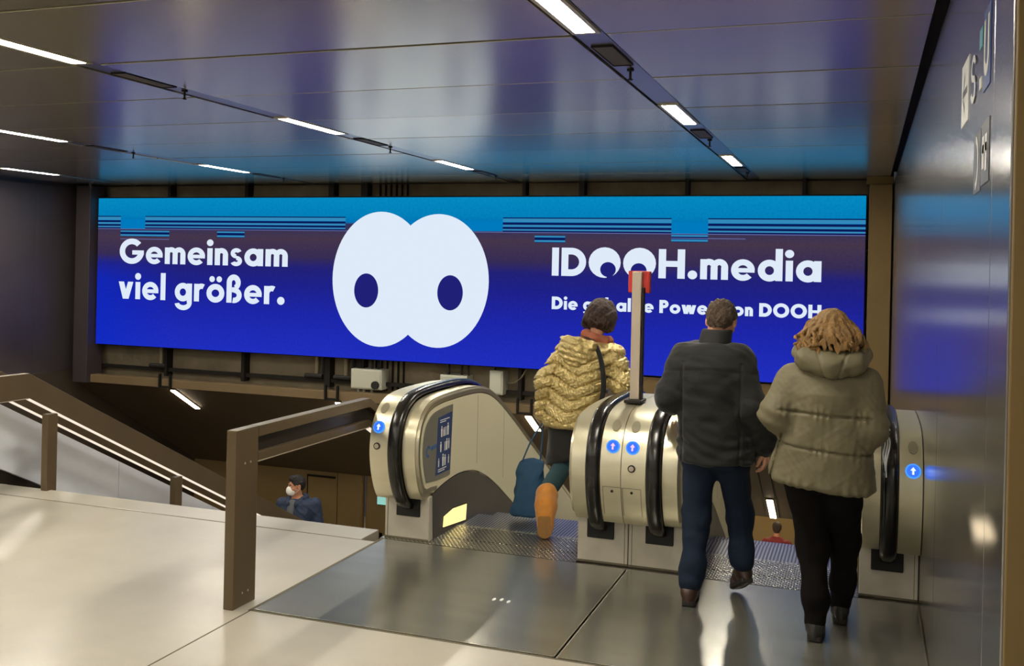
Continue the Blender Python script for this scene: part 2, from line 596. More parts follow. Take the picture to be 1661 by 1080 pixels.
# ================================================================== LED screen
SX0, SX1, SZ0, SZ1, SYF = -11.81, 0.0, 0.43, 2.80, 13.0
screen = thing('led_screen', 'huge wide LED advertising screen glowing blue on the far wall', 'screen', (-5.9, 13.0, 0.43))


def screen_mat():
    m = bpy.data.materials.new('led_picture')
    m.use_nodes = True
    nt = m.node_tree
    nt.nodes.remove(nt.nodes['Principled BSDF'])
    L = nt.links.new
    tc = nd(nt, 'ShaderNodeTexCoord')
    sp = nd(nt, 'ShaderNodeSeparateXYZ')
    L(tc.outputs['Object'], sp.inputs[0])
    rz = nd(nt, 'ShaderNodeMapRange')
    rz.inputs['From Min'].default_value = 0.0
    rz.inputs['From Max'].default_value = SZ1 - SZ0
    L(sp.outputs['Z'], rz.inputs['Value'])
    cr = nd(nt, 'ShaderNodeValToRGB')
    e = cr.color_ramp.elements
    e[0].position, e[0].color = 0.0, srgb(32, 48, 196)
    e[1].position, e[1].color = 1.0, srgb(4, 142, 198)
    for p, c in [(0.25, (30, 40, 176)), (0.45, (31, 34, 142)), (0.555, (36, 35, 124)), (0.62, (56, 46, 88)), (0.74, (72, 56, 78)),
                 (0.835, (52, 52, 92)), (0.845, (0, 118, 186)), (0.885, (2, 132, 192))]:
        x = e.new(p)
        x.color = srgb(*c)
    L(rz.outputs[0], cr.inputs[0])
    # the two ends of the picture are a purer blue
    rx = nd(nt, 'ShaderNodeMapRange')
    rx.inputs['From Min'].default_value = -5.9
    rx.inputs['From Max'].default_value = -4.3
    rx.inputs['To Min'].default_value = 1.0
    rx.inputs['To Max'].default_value = 0.0
    L(sp.outputs['X'], rx.inputs['Value'])
    hz = nd(nt, 'ShaderNodeMapRange')
    hz.inputs['From Min'].default_value = 0.45
    hz.inputs['From Max'].default_value = 0.62
    hz.inputs['To Min'].default_value = 0.75
    hz.inputs['To Max'].default_value = 0.0
    L(rz.outputs[0], hz.inputs['Value'])
    mu = nd(nt, 'ShaderNodeMath', operation='MULTIPLY')
    L(rx.outputs[0], mu.inputs[0])
    L(hz.outputs[0], mu.inputs[1])
    mx = nd(nt, 'ShaderNodeMix', data_type='RGBA')
    mx.inputs[7].default_value = srgb(10, 42, 200)
    L(mu.outputs[0], mx.inputs[0])
    L(cr.outputs[0], mx.inputs[6])
    ns = nd(nt, 'ShaderNodeTexNoise')
    ns.inputs['Scale'].default_value = 30
    ns.inputs['Detail'].default_value = 3
    L(tc.outputs['Object'], ns.inputs['Vector'])
    rn = nd(nt, 'ShaderNodeMapRange')
    rn.inputs['To Min'].default_value = 0.8 * SCREEN
    rn.inputs['To Max'].default_value = 1.2 * SCREEN
    L(ns.outputs['Fac'], rn.inputs['Value'])
    em = nd(nt, 'ShaderNodeEmission')
    L(mx.outputs[2], em.inputs[0])
    L(rn.outputs[0], em.inputs[1])
    L(em.outputs[0], nt.nodes['Material Output'].inputs[0])
    return m


LED_PIC = screen_mat()
LED_WHITE = emit_mat('led_white', srgb(226, 238, 252), SCREEN * 1.05)
LED_NAVY = emit_mat('led_navy', srgb(34, 34, 124), SCREEN)
LED_DARK = emit_mat('led_dark_line', srgb(8, 28, 92), SCREEN)
LED_CYAN = emit_mat('led_cyan_line', srgb(52, 142, 192), SCREEN)
LED_TEAL = emit_mat('led_cyan_block', srgb(0, 126, 196), SCREEN)
LED_MAUVE = emit_mat('led_mauve_line', srgb(104, 110, 170), SCREEN)
MB().box(SX0, SX1, SYF, SYF + 0.12, SZ0, SZ1).build('display_panel', LED_PIC, screen)
MB().box(SX0 - 0.015, SX1 + 0.015, SYF + 0.03, SYF + 0.16, SZ0 - 0.012, SZ1 + 0.02).build('frame', M['black'], screen)


class Print:
    """flat artwork on the screen plane, in (x, z)"""

    def __init__(self, y):
        self.b, self.y = MB(), y

    def poly(self, pts):
        a = sum(pts[i][0] * pts[(i + 1) % len(pts)][1] - pts[(i + 1) % len(pts)][0] * pts[i][1] for i in range(len(pts)))
        if a < 0:
            pts = pts[::-1]
        self.b.add([(x, self.y, z) for x, z in pts], [tuple(range(len(pts)))])

    def rect(self, x0, z0, x1, z1):
        self.poly([(x0, z0), (x1, z0), (x1, z1), (x0, z1)])

    def ellipse(self, cx, cz, a, c, n=72):
        self.poly([(cx + a * math.cos(2 * PI * k / n), cz + c * math.sin(2 * PI * k / n)) for k in range(n)])


def arc_pts(cx, cy, rx, ry, w, a0, a1):
    n = max(6, int(abs(a1 - a0) / 7))
    out = []
    for k in range(n):
        t0, t1 = [math.radians(a0 + (a1 - a0) * q / n) for q in (k, k + 1)]
        out.append([(cx + rx * math.cos(t0), cy + ry * math.sin(t0)), (cx + rx * math.cos(t1), cy + ry * math.sin(t1)),
                    (cx + (rx - w) * math.cos(t1), cy + (ry - w) * math.sin(t1)), (cx + (rx - w) * math.cos(t0), cy + (ry - w) * math.sin(t0))])
    return out


def glyph(ch, w=0.215):
    """geometric bold letters: list of polygons and the advance width, cap height = 1"""
    xh = 0.68
    P = []
    bar = lambda x0, y0, x1, y1: P.append([(x0, y0), (x1, y0), (x1, y1), (x0, y1)])
    arc = lambda *a: P.extend(arc_pts(*a))

    def dot(cx, cy, r):
        P.append([(cx + r * math.cos(2 * PI * k / 24), cy + r * math.sin(2 * PI * k / 24)) for k in range(24)])

    def line(x0, y0, x1, y1, ww=w):      # slanted stroke with level ends
        h = ww * 0.56
        P.append([(x0 - h, y0), (x0 + h, y0), (x1 + h, y1), (x1 - h, y1)])
    R = 0.375
    g = 0.09
    if ch == ' ':
        return P, 0.32
    if ch == 'i':
        bar(0, 0, w, xh); dot(w / 2, 0.90, 0.135); adv = w
    elif ch == 'l':
        bar(0, 0, w, 1.06); adv = w
    elif ch == 'I':
        bar(0, 0, w * 1.1, 1); adv = w * 1.1
    elif ch == '.':
        dot(0.15, 0.14, 0.15); adv = 0.30
    elif ch in 'nm':
        bar(0, 0, w, xh)
        arc(0.27, 0.41, 0.27, 0.285, w * 0.95, 0, 150)
        bar(0.54 - w, 0, 0.54, 0.42); adv = 0.54
        if ch == 'm':
            arc(0.54 - w + 0.27, 0.41, 0.27, 0.285, w * 0.95, 0, 150)
            bar(1.08 - 2 * w, 0, 1.08 - w, 0.42); adv = 1.08 - w
    elif ch == 'r':
        bar(0, 0, w, xh); arc(0.31, 0.38, 0.30, 0.315, w * 0.95, 62, 160); adv = 0.44
    elif ch == 'e':
        arc(0.36, 0.34, 0.36, 0.36, w * 0.92, 0, 318); bar(0.15, 0.26, 0.715, 0.405); adv = 0.72
    elif ch in 'oö':
        arc(R, 0.34, R, 0.36, w, 0, 360); adv = 2 * R
        if ch == 'ö':
            dot(R - 0.15, 0.88, 0.115); dot(R + 0.15, 0.88, 0.115)
    elif ch == 'a':
        arc(0.35, 0.34, 0.35, 0.36, w, 0, 360); bar(0.74 - w, 0, 0.74, xh); adv = 0.74
    elif ch == 'g':
        arc(0.35, 0.34, 0.35, 0.36, w, 0, 360); bar(0.74 - w, -0.06, 0.74, xh)
        arc(0.37, -0.06, 0.37, 0.30, w * 0.9, 190, 360); adv = 0.74
    elif ch == 'd':
        arc(0.35, 0.34, 0.35, 0.36, w, 0, 360); bar(0.74 - w, 0, 0.74, 1.06); adv = 0.74
    elif ch == 'b':
        arc(0.39, 0.34, 0.35, 0.36, w, 0, 360); bar(0, 0, w, 1.06); adv = 0.74
    elif ch == 's':
        arc(0.235, 0.495, 0.225, 0.205, w * 0.78, 25, 270); arc(0.235, 0.185, 0.235, 0.205, w * 0.78, -155, 90)
        adv = 0.47
    elif ch == 't':
        bar(0.10, 0, 0.10 + w, 0.92); bar(0, 0.52, 0.42, xh); adv = 0.42
    elif ch == 'v':
        line(0.33, 0, 0.13, xh); line(0.35, 0, 0.55, xh); adv = 0.68
    elif ch == 'w':
        line(0.29, 0, 0.12, xh); line(0.31, 0, 0.49, xh); line(0.69, 0, 0.51, xh); line(0.71, 0, 0.88, xh); adv = 1.0
    elif ch == 'ß':
        bar(0, 0, w, 0.78); arc(0.29, 0.77, 0.29, 0.31, w, 0, 180); arc(0.30, 0.29, 0.33, 0.30, w * 0.95, -100, 90)
        bar(0.22, 0.40, 0.34, 0.59); arc(0.29, 0.77, 0.29, 0.31, w * 0.95, -75, 0); adv = 0.64
    elif ch == 'G':
        arc(0.53, 0.5, 0.53, 0.53, w * 1.1, 42, 352); bar(0.55, 0.36, 1.05, 0.54); adv = 1.05
    elif ch == 'D':
        bar(0, 0, w * 1.1, 1); arc(0.34, 0.5, 0.50, 0.5, w * 1.1, -90, 90); bar(0.1, 0.0, 0.35, w * 1.1); bar(0.1, 1 - w * 1.1, 0.35, 1); adv = 0.84
    elif ch == 'O':
        arc(0.53, 0.5, 0.53, 0.53, w * 1.1, 0, 360); adv = 1.06
    elif ch == 'H':
        bar(0, 0, w * 1.1, 1); bar(0.84 - w * 1.1, 0, 0.84, 1); bar(0.1, 0.40, 0.75, 0.60); adv = 0.84
    elif ch == 'P':
        bar(0, 0, w * 1.1, 1); arc(0.34, 0.69, 0.31, 0.31, w, -90, 90); bar(0.1, 0.38, 0.35, 0.38 + w); bar(0.1, 1 - w, 0.35, 1); adv = 0.65
    elif ch == 'S':
        arc(0.30, 0.72, 0.29, 0.28, w * 0.7, 15, 270); arc(0.30, 0.29, 0.30, 0.29, w * 0.7, -165, 90); adv = 0.60
    elif ch == 'U':
        arc(0.36, 0.36, 0.36, 0.36, w, 180, 360); bar(0, 0.35, w, 1); bar(0.72 - w, 0.35, 0.72, 1); adv = 0.72
    elif ch == '@':            # the logo's eye-shaped O: a disc, the pupil is printed over it
        dot(0.53, 0.5, 0.535); adv = 1.06
    else:
        adv = 0.4
    return P, adv + g


def text_polys(s, w=0.215):
    out, x = [], 0.0
    for ch in s:
        P, adv = glyph(ch, w)
        out += [[(px + x, py) for px, py in q] for q in P]
        x += adv
    return out, x - 0.09


def put_text(pr, s, x0, x1, zb, cap, w=0.215):
    polys, wd = text_polys(s, w)
    k = (x1 - x0) / wd
    for q in polys:
        pr.poly([(x0 + px * k, zb + py * cap) for px, py in q])
    return k


def words(name, s, x0, x1, zb, cap, w=0.215):
    """one mesh per word"""
    wd = text_polys(s, w)[1]
    k = (x1 - x0) / wd
    x = 0.0
    for wo in s.split(' '):
        pr = Print(SYF - 0.006)
        polys, ww = text_polys(wo, w)
        for q in polys:
            pr.poly([(x0 + (x + px) * k, zb + py * cap) for px, py in q])
        pr.b.build(name, LED_WHITE, screen)
        x += ww + 0.09 + 0.32


words('slogan_lettering', 'Gemeinsam', -11.36, -8.22, 1.755, 0.385)
words('slogan_lettering', 'viel größer.', -11.37, -8.26, 1.18, 0.405)
p = Print(SYF - 0.006)
k = put_text(p, 'ID@@H.media', -4.04, -0.51, 1.72, 0.385)
p.b.build('name_lettering', LED_WHITE, screen)
gx = [glyph(c)[1] for c in 'ID@@H.media']
for i, (dx, dz) in ((2, (0.12, -0.24)), (3, (-0.02, -0.26))):
    p = Print(SYF - 0.010)
    ox = -4.04 + k * (sum(gx[:i]) + 0.53)
    oz = 1.72 + 0.385 * 0.5
    p.ellipse(ox + k * dx, oz + 0.385 * dz, k * 0.26, 0.385 * 0.26, 40)
    p.poly([(ox + k * (dx - 0.10), oz + 0.385 * (dz - 0.12)), (ox + k * (dx + 0.23), oz + 0.385 * (dz - 0.05)),
            (ox + k * (dx + 0.12), oz - 0.385 * 0.56), (ox + k * (dx - 0.02), oz - 0.385 * 0.56)])
    p.b.build('logo_pupil', LED_NAVY, screen)
words('tagline_lettering', 'Die geballte Power von DOOH', -4.03, -0.50, 1.262, 0.172, 0.235)
# the big emblem: two overlapping discs with dark pupils
p = Print(SYF - 0.005)
p.ellipse(-6.66, 1.606, 0.785, 0.985)
p.b.build('emblem_disc', LED_WHITE, screen)
p = Print(SYF - 0.0075)
p.ellipse(-5.745, 1.604, 0.785, 0.955)
p.b.build('emblem_disc', LED_WHITE, screen)
for cx, cz in ((-6.88, 1.436), (-5.545, 1.44)):
    p = Print(SYF - 0.010)
    p.ellipse(cx, cz, 0.197, 0.250, 48)
    p.b.build('emblem_pupil', LED_NAVY, screen)
# glitch pattern: cyan blocks hanging from the top band, dark and pale lines
for x0, x1, z0 in ((-11.353, -10.871, 2.31), (-6.9, -4.771, 2.40), (-5.35, -4.772, 2.32), (-2.407, -1.929, 2.31)):
    p = Print(SYF - 0.004)
    p.rect(x0, z0, x1, 2.46)
    p.b.build('glitch_block', LED_TEAL, screen)
def lines():
    return Print(SYF - 0.003), Print(SYF - 0.0032)


def lines_done():
    dk.b.build('dark_lines', LED_DARK, screen)
    pl.b.build('pale_lines', LED_CYAN, screen)


for x0, x1 in ((SX0, -11.353), (-10.871, -7.25), (-4.771, -2.407), (-1.929, SX1)):
    dk, pl = lines()
    for z0, h in ((2.515, 0.016), (2.445, 0.030), (2.385, 0.030), (2.330, 0.020)):
        dk.rect(x0, z0 - h, x1, z0)
    for z0, h in ((2.500, 0.05), (2.412, 0.028), (2.353, 0.020)):
        pl.rect(x0, z0 - h, x1, z0)
    lines_done()
for x0, x1, z0 in ((-11.353, -10.40, 2.285), (-9.5, -9.0, 2.285), (-4.30, -3.86, 2.27), (-2.407, -1.929, 2.30)):
    dk, pl = lines()
    dk.rect(x0, z0 - 0.10, x1, z0)
    pl.rect(x0, z0 - 0.028, x1, z0 - 0.005)
    pl.rect(x0, z0 - 0.092, x1, z0 - 0.065)
    lines_done()
for x0, x1, z0 in ((SX0, SX1, 2.312), (-11.353, -10.40, 2.15), (-2.407, -1.45, 2.255)):
    mv = Print(SYF - 0.0034)
    mv.rect(x0, z0 - 0.010, x1, z0)
    mv.b.build('mauve_line', LED_MAUVE, screen)

# ================================================================== service boxes, cables and pipes under the screen
jb = 'small service boxes under the screen'


def jbox(x0, x1, z0, z1, label, knob):
    t = thing('junction_box', label, 'junction box', ((x0 + x1) / 2, 13.3, z0), jb)
    MB().box(x0, x1, 13.10, 13.34, z0, z1).build('housing', M['jbox'], t, bevel=0.012)
    MB().box(x0 + 0.02, x1 - 0.02, 13.085, 13.10, z0 + 0.02, z1 - 0.02).build('cover', M['jbox'], t, bevel=0.006)
    if knob:
        MB().disc((x1 - 0.09, 13.085, z0 + 0.075), (0, -1, 0), 0.06, 0.035).build('cable_gland', M['cable'], t)
        for dx in (0.08, 0.17, 0.30):
            MB().tube([(x0 + dx, 13.2, z0), (x0 + dx, 13.2, z0 - 0.05)], 0.02).build('cable_gland', M['jbox'], t)
    for dx in ((0.10, 0.30, 0.40) if knob else (0.05,)):
        MB().tube([(x0 + dx, 13.2, z1), (x0 + dx, 13.2, z1 + 0.10), (x0 + dx - 0.01, 13.25, z1 + 0.22)], 0.017).build('cable', M['cable'], t)
    return t


jbox(-7.16, -6.65, -0.03, 0.27, 'grey junction box with a round cable gland below the big white emblem', True)
jbox(-5.72, -5.30, -0.02, 0.26, 'grey junction box half hidden by the top of the left escalator', True)
jbox(-4.96, -4.755, 0.02, 0.36, 'narrow pale upright box just left of the woman in the gold jacket', False)
for x, lab in ((-10.72, 'dark conduit pair below the start of the slogan'), (-7.84, 'dark conduit pair two steps left of the gland box'),
               (-7.34, 'dark conduit pair directly beside the gland box')):
    t = thing('conduit_pair', lab, 'conduit', (x, 13.28, 0.1), 'conduits under the screen')
    for dx in (0.0, 0.12):
        MB().tube([(x + dx, 13.27, 0.50), (x + dx, 13.27, 0.09)], 0.03).build('conduit', M['cable_pale'] if dx == 0 else M['cable'], t)
    MB().tube([(x - 0.16, 13.2, 0.11), (x + 0.14, 13.2, 0.11)], 0.035).build('elbow', M['cable'], t)
b = MB()
b.tube(catmull([(-4.75, 13.25, 0.18), (-4.62, 13.22, 0.20), (-4.5, 13.2, 0.30), (-4.42, 13.22, 0.48)], 8), 0.010, 6)
tag(b.build('cable_loop', M['cable_pale'], smooth=True), 'thin pale cable hanging in a loop beside the narrow box', 'cable')

# ================================================================== ceiling lamps, grilles, hooks
LG = 'ceiling strip lamps'
xs_name = ['right-hand strip', 'second strip from the right', 'third strip from the right', 'far-left strip']
pos_name = {4.0: 'nearest', 7.28: 'middle', 10.55: 'farthest'}


def ceiling_lamp(x, y0, label):
    t = thing('ceiling_lamp', label, 'ceiling lamp', (x, y0 + 0.5, HC), LG)
    y1 = y0 + 0.96
    b = MB()
    for sx in (-1, 1):
        b.prism_x([(y0 - 0.03, HC + 0.0), (y1 + 0.03, HC + 0.0), (y1 + 0.03, HC + 0.012), (y0 - 0.03, HC + 0.012)], x + sx * 0.052, x + sx * 0.076)
    b.box(x - 0.052, x + 0.052, y0 - 0.03, y0, HC, HC + 0.012)
    b.box(x - 0.052, x + 0.052, y1, y1 + 0.03, HC, HC + 0.012)
    b.build('frame', M['reflector'], t)
    MB().box(x - 0.052, x + 0.052, y0, y1, HC + 0.004, HC + 0.011).build('diffuser', M['lamp'], t)
    return t


for i, x in enumerate(STRIPS):
    for y0 in (10.55, 7.28, 4.0, 0.72, -2.56, -5.84):
        if y0 in pos_name:
            lab = 'bright lamp in the %s, %s one of its row' % (xs_name[i], pos_name[y0])
        else:
            lab = 'added fill lamp in the hall ceiling, out of view'
        ceiling_lamp(x, y0, lab)
for i, x in enumerate(STRIPS[:3]):
    for y0 in ((5.31, 8.62, 11.75) if i < 2 else (8.62, 11.75)):
        where = {5.31: 'nearest', 8.62: 'next', 11.75: 'last'}[y0]
        t = thing('ceiling_grille', 'dark grille in the %s, %s along it' % (xs_name[i], where), 'grille', (x, y0, HC), 'ceiling grilles')
        MB().box(x - 0.055, x + 0.055, y0, y0 + 0.5, HC + 0.004, HC + 0.013).build('mesh_panel', M['grille'], t)
        b = MB()
        b.box(x - 0.062, x - 0.055, y0 - 0.01, y0 + 0.51, HC, HC + 0.012)
        b.box(x + 0.055, x + 0.062, y0 - 0.01, y0 + 0.51, HC, HC + 0.012)
        b.box(x - 0.055, x + 0.055, y0 + 0.5, y0 + 0.51, HC, HC + 0.012)
        b.box(x - 0.055, x + 0.055, y0 - 0.01, y0, HC, HC + 0.012)
        b.build('frame', M['strut'], t)
        t = thing('sprinkler_head', 'dark sprinkler past the %s grille of the %s' % (where, xs_name[i]), 'sprinkler', (x, y0 + 0.66, HC), 'ceiling sprinklers')
        MB().disc((x + 0.01, y0 + 0.66, HC + 0.012), (0, 0, -1), 0.022, 0.012, 16).build('rose', M['strut'], t)
        MB().tube([(x + 0.01, y0 + 0.66, HC), (x + 0.01, y0 + 0.66, HC - 0.05)], 0.008).build('stem', M['strut'], t)
        MB().disc((x + 0.01, y0 + 0.66, HC - 0.05), (0, 0, -1), 0.016, 0.006, 12).build('deflector', M['strut'], t)

for x in (1.9, 5.0):  # unseen lamps added in the side hall as fill for upright surfaces
    for y0 in (0.72, -2.56, -5.84):
        ceiling_lamp(x, y0, 'added fill lamp in the hall ceiling, out of view')

# lamps on the sloping soffit, in tan channels, with clips where they pass the beam
SY = 1.0
for i, (x, lab, ys0) in enumerate(((-10.36, 'warm strip lamp on the dark soffit below the start of the slogan', [(13.12, 13.75)]),
                            (-7.38, 'warm strip lamp on the dark soffit above the near railing bend', [(13.12, 13.75)]),
                            (-4.37, 'warm strip lamp on the soffit left of the gold jacket', [(13.10, 13.55)]),
                            (-1.28, 'warm strip lamp on the soffit seen between the couple', [(15.45, 16.2)]))):
    for y0, y1 in ys0:
        t = thing('soffit_lamp', lab, 'lamp', (x, y0, zs(y0)), 'soffit lamps')
        pz = lambda y, d: zs(y) - d
        MB().prism_x([(y0, pz(y0, 0.018)), (y1, pz(y1, 0.018)), (y1, pz(y1, 0.03)), (y0, pz(y0, 0.03))], x - 0.045, x + 0.045).build('diffuser', M['soffit_lamp'], t)
        MB().prism_x([(y0 - 0.02, pz(y0, 0.0)), (y1 + 0.02, pz(y1 + 0.02, 0.0)), (y1 + 0.02, pz(y1 + 0.02, 0.018)), (y0 - 0.02, pz(y0 - 0.02, 0.018))], x - 0.055, x + 0.055).build('housing', M['beam'], t)
    bb = MB()
    for sx in (-1, 1):
        bb.box(x + sx * 0.10 - 0.012, x + sx * 0.10 + 0.012, 12.90, 12.95, -0.20, 0.02)
    bb.box(x - 0.11, x + 0.11, 12.92, 12.96, -0.2, -0.17)
    tag(bb.build('beam_clip', M['strut']), 'dark forked clip on the tan beam above the %s soffit lamp' % ('first', 'second', 'third', 'fourth')[i], 'bracket', 'beam clips')
b = MB()
for sx in (-1, 1):
    b.prism_x([(13.06, zs(13.06)), (16.2, zs(16.2)), (16.2, zs(16.2) - 0.012), (13.06, zs(13.06) - 0.012)], -1.28 + sx * 0.085 - 0.008, -1.28 + sx * 0.085 + 0.008)
b.build('trim_17', M['black'], kind='structure')
# further soffit lamps down in the lower hall
for x in (-10.4, -7.4, -4.4, -1.4):
    for y0 in (17.5, 20.3):
        t = thing('lower_hall_lamp', 'strip lamp in the ceiling of the lower hall', 'lamp', (x, y0, zs(16.25)), 'lower hall lamps')
        MB().box(x - 0.05, x + 0.05, y0, y0 + 0.9, zs(16.25) - 0.02, zs(16.25) - 0.008).build('diffuser', M['hall_lamp'], t)
        MB().box(x - 0.06, x + 0.06, y0 - 0.02, y0 + 0.92, zs(16.25) - 0.008, zs(16.25)).build('housing', M['beam'], t)
t = thing('exit_sign', 'small pale green lit sign beside the base of the left escalator', 'sign', (-8.0, 16.2, -2.5))
MB().box(-8.27, -8.02, 16.21, 16.25, -2.54, -2.28).build('housing', M['strut'], t)
MB().box(-8.26, -8.03, 16.20, 16.21, -2.53, -2.29).build('lit_face', M['green_sign'], t)

# ================================================================== signs on the right wall
XS = XR - 0.0025


def wall_poly(b, pts):
    """pts (y,z) on the right wall"""
    b.add([(XS, y, z) for y, z in pts], [tuple(range(len(pts)))])


def wall_rect(b, y0, z0, y1, z1):
    b.box(XS, XR + 0.001, min(y0, y1), max(y0, y1), z0, z1)


def wall_text(b, s, y0, y1, zb, h, w=0.2):
    polys, wd = text_polys(s, w)
    for q in polys:
        b.add([(XS - 0.0015, y0 + (y1 - y0) * px / wd, zb + h * py) for px, py in q], [tuple(range(len(q)))])


t = thing('wayfinding_sign', 'white arrow and S and U letters printed high on the right metal wall', 'sign', (XR, 3.5, 2.34))
b = MB(); wall_rect(b, 3.92, 2.34, 3.67, 2.56); b.build('arrow_plate', M['white'], t)
b = MB()
cy, cz = 3.795, 2.45
for q in ([(cy - 0.09, cz - 0.012), (cy + 0.07, cz - 0.012), (cy + 0.07, cz + 0.012), (cy - 0.09, cz + 0.012)],
          [(cy + 0.08, cz), (cy + 0.06, cz + 0.02), (cy - 0.0, cz + 0.075), (cy + 0.0, cz + 0.045)],
          [(cy + 0.08, cz), (cy + 0.06, cz - 0.02), (cy - 0.0, cz - 0.075), (cy + 0.0, cz - 0.045)]):
    b.add([(XS - 0.0015, y, z) for y, z in q], [tuple(range(len(q)))])
b.build('arrow', M['grey_print'], t)
b = MB(); wall_text(b, 'S', 3.575, 3.43, 2.365, 0.155); b.build('lettering', M['white'], t)
b = MB(); wall_rect(b, 3.345, 2.50, 3.26, 2.56); b.build('teal_mark', M['teal_print'], t)
b = MB(); wall_rect(b, 3.33, 2.375, 3.27, 2.41); b.build('small_mark', M['white'], t)
b = MB(); wall_rect(b, 3.22, 2.35, 3.05, 2.585); b.build('blue_plate', M['blue_print'], t)
b = MB(); wall_text(b, 'U', 3.20, 3.07, 2.385, 0.17); b.build('lettering', M['white'], t)
t = thing('information_sign', 'two grey pictogram plates printed on the right metal wall below the arrow', 'sign', (XR, 3.25, 2.06))
for y0, y1, z0, z1, kind in ((3.44, 3.25, 2.065, 2.25, 0), (3.235, 3.035, 2.075, 2.255, 1)):
    b = MB(); wall_rect(b, y0, z0, y1, z1); b.build('plate', M['grey_print'], t)
    b = MB()
    if kind == 0:
        ymid = (y0 + y1) / 2
        for pts in arc_pts(ymid + 0.04, (z0 + z1) / 2, 0.09, 0.085, 0.022, 100, 260):
            b.add([(XS - 0.0015, y, z) for y, z in pts], [tuple(range(4))])
    else:
        for dy, zz0, zz1 in ((0.04, 2.12, 2.215), (0.11, 2.11, 2.215)):
            b.add([(XS - 0.0015, y0 - dy - 0.05 * k, z) for k, z in ((0, zz0), (1, zz0), (1, zz1), (0, zz1))], [(0, 1, 2, 3)])
        b.add([(XS - 0.0015, y0 - 0.03, 2.165), (XS - 0.0015, y0 - 0.17, 2.165), (XS - 0.0015, y0 - 0.17, 2.19), (XS - 0.0015, y0 - 0.03, 2.19)], [(0, 1, 2, 3)])
    b.build('pictogram', M['white'], t)
# ================================================================== railings
def railing(x, y_start, y_bend, y_end, label, side, post_ys, near):
    """flat bronze rail: level, then falling along the stairs; posts are plates"""
    t = thing('stair_railing', label, 'railing', (x, y_start, 0.0), 'stair railings')
    zt = 0.93
    top = lambda y: zt if y <= y_bend else zt - SR * (y - y_bend)
    ye = y_end

    y_post = y_start + (0.201 if near else 0)

    def strip(d0, d1, xa, xb, name, m, ya=y_post, bev=0.003, label=None):
        pts = [(ya, top(ya) - d0), (y_bend, top(y_bend) - d0), (ye, top(ye) - d0), (ye, top(ye) - d1), (y_bend - 0.001, top(y_bend) - d1), (ya, top(ya) - d1)]
        MB().prism_x(pts, xa, xb).build(name, m, t, bevel=bev, label=label)
    if near:
        strip(0.0, 0.058, x - 0.032, x + 0.032, 'top_rail', M['bronze'])
        strip(0.058, 0.142, x - 0.016, x - 0.002, 'back_plate', M['bronze_dark'])
        strip(0.142, 0.186, x - 0.03, x + 0.03, 'lower_rail', M['bronze'])
    else:
        strip(0.0, 0.186, x - 0.03, x + 0.03, 'top_rail', M['bronze'])
    pts = [(y_bend, top(y_bend) - 0.187), (ye, top(ye) - 0.187), (ye, top(ye) - 0.1955), (y_bend, top(y_bend) - 0.1955)]
    MB().prism_x(pts, x - 0.012, x + 0.030).build('light_strip', M['led'], t, label='glowing warm light strip under the rail')
    MB().prism_x([(y_start + 0.2, zt - 0.187), (y_bend, zt - 0.187), (y_bend, zt - 0.193), (y_start + 0.2, zt - 0.193)], x - 0.012, x + 0.030).build('trim_strip', M['alu'], t)
    for y, w, hgt in post_ys:
        zb = 0.0 if y < YS else -0.161 * (int((y - YS) / 0.312) + 1) - 0.02
        MB().box(x - 0.03, x + 0.03, y, y + w, zb, top(y + w) - (0.187 if hgt else 0)).build('post', M['bronze'], t, bevel=0.004)
        if not hgt:
            for zz in (0.75, 0.07):
                for dy in (0.08, 0.13):
                    MB().disc((x + 0.0305, y + dy, zz), (1, 0, 0), 0.006, 0.002, 8).build('screw', M['alu'], t)
    return t


railing(-3.07, 4.36, 5.83, 12.5, 'brown metal stair railing nearest the viewer, with its broad flat post on the stone floor', 1,
        [(4.36, 0.20, 0), (7.4, 0.12, 1), (9.6, 0.12, 1)], True)
railing(-5.95, 5.0, 5.84, 13.5, 'brown stair railing across the stairs, front one of the left pair', 1,
        [(6.03, 0.10, 1), (7.56, 0.10, 1), (9.1, 0.10, 1), (10.6, 0.1, 1)], False)
railing(-6.22, 5.0, 5.84, 9.7, 'brown stair railing behind the front one of the left pair, above the white cladding', 1,
        [(6.33, 0.08, 1), (7.93, 0.08, 1)], False)

# ================================================================== escalators
ES = 0.5774
RAIL = catmull([(6.02, 0.205), (5.91, 0.225), (5.81, 0.30), (5.742, 0.42), (5.706, 0.55), (5.703, 0.67), (5.735, 0.79), (5.81, 0.885),
                (5.93, 0.948), (6.10, 0.973), (6.35, 0.980), (6.70, 0.976), (6.95, 0.948), (7.15, 0.888), (7.35, 0.795), (7.6, 0.66), (7.9, 0.489), (8.2, 0.316)], 5)
RAIL += [(8.2 + 0.5 * k, 0.316 - ES * 0.5 * k) for k in range(1, 13)]
SKIRT_TOP = catmull([(6.00, 0.300), (6.20, 0.335), (6.45, 0.352), (6.70, 0.325), (6.95, 0.245), (7.2, 0.125), (7.5, -0.045)], 4)
SKIRT_TOP += [(7.5 + 0.5 * k, -0.045 - ES * 0.5 * k) for k in range(1, 14)]
YE = 14.0


def rail_at(z, below=True):
    """front curve point and outward normal at height z"""
    best = min(range(4, 60), key=lambda i: abs(RAIL[i][1] - z) + (100 if RAIL[i][0] > 5.95 else 0))
    a, b = RAIL[best - 1], RAIL[best + 1]
    ty, tz = b[0] - a[0], b[1] - a[1]
    l = math.hypot(ty, tz)
    return RAIL[best], (-tz / l, ty / l)


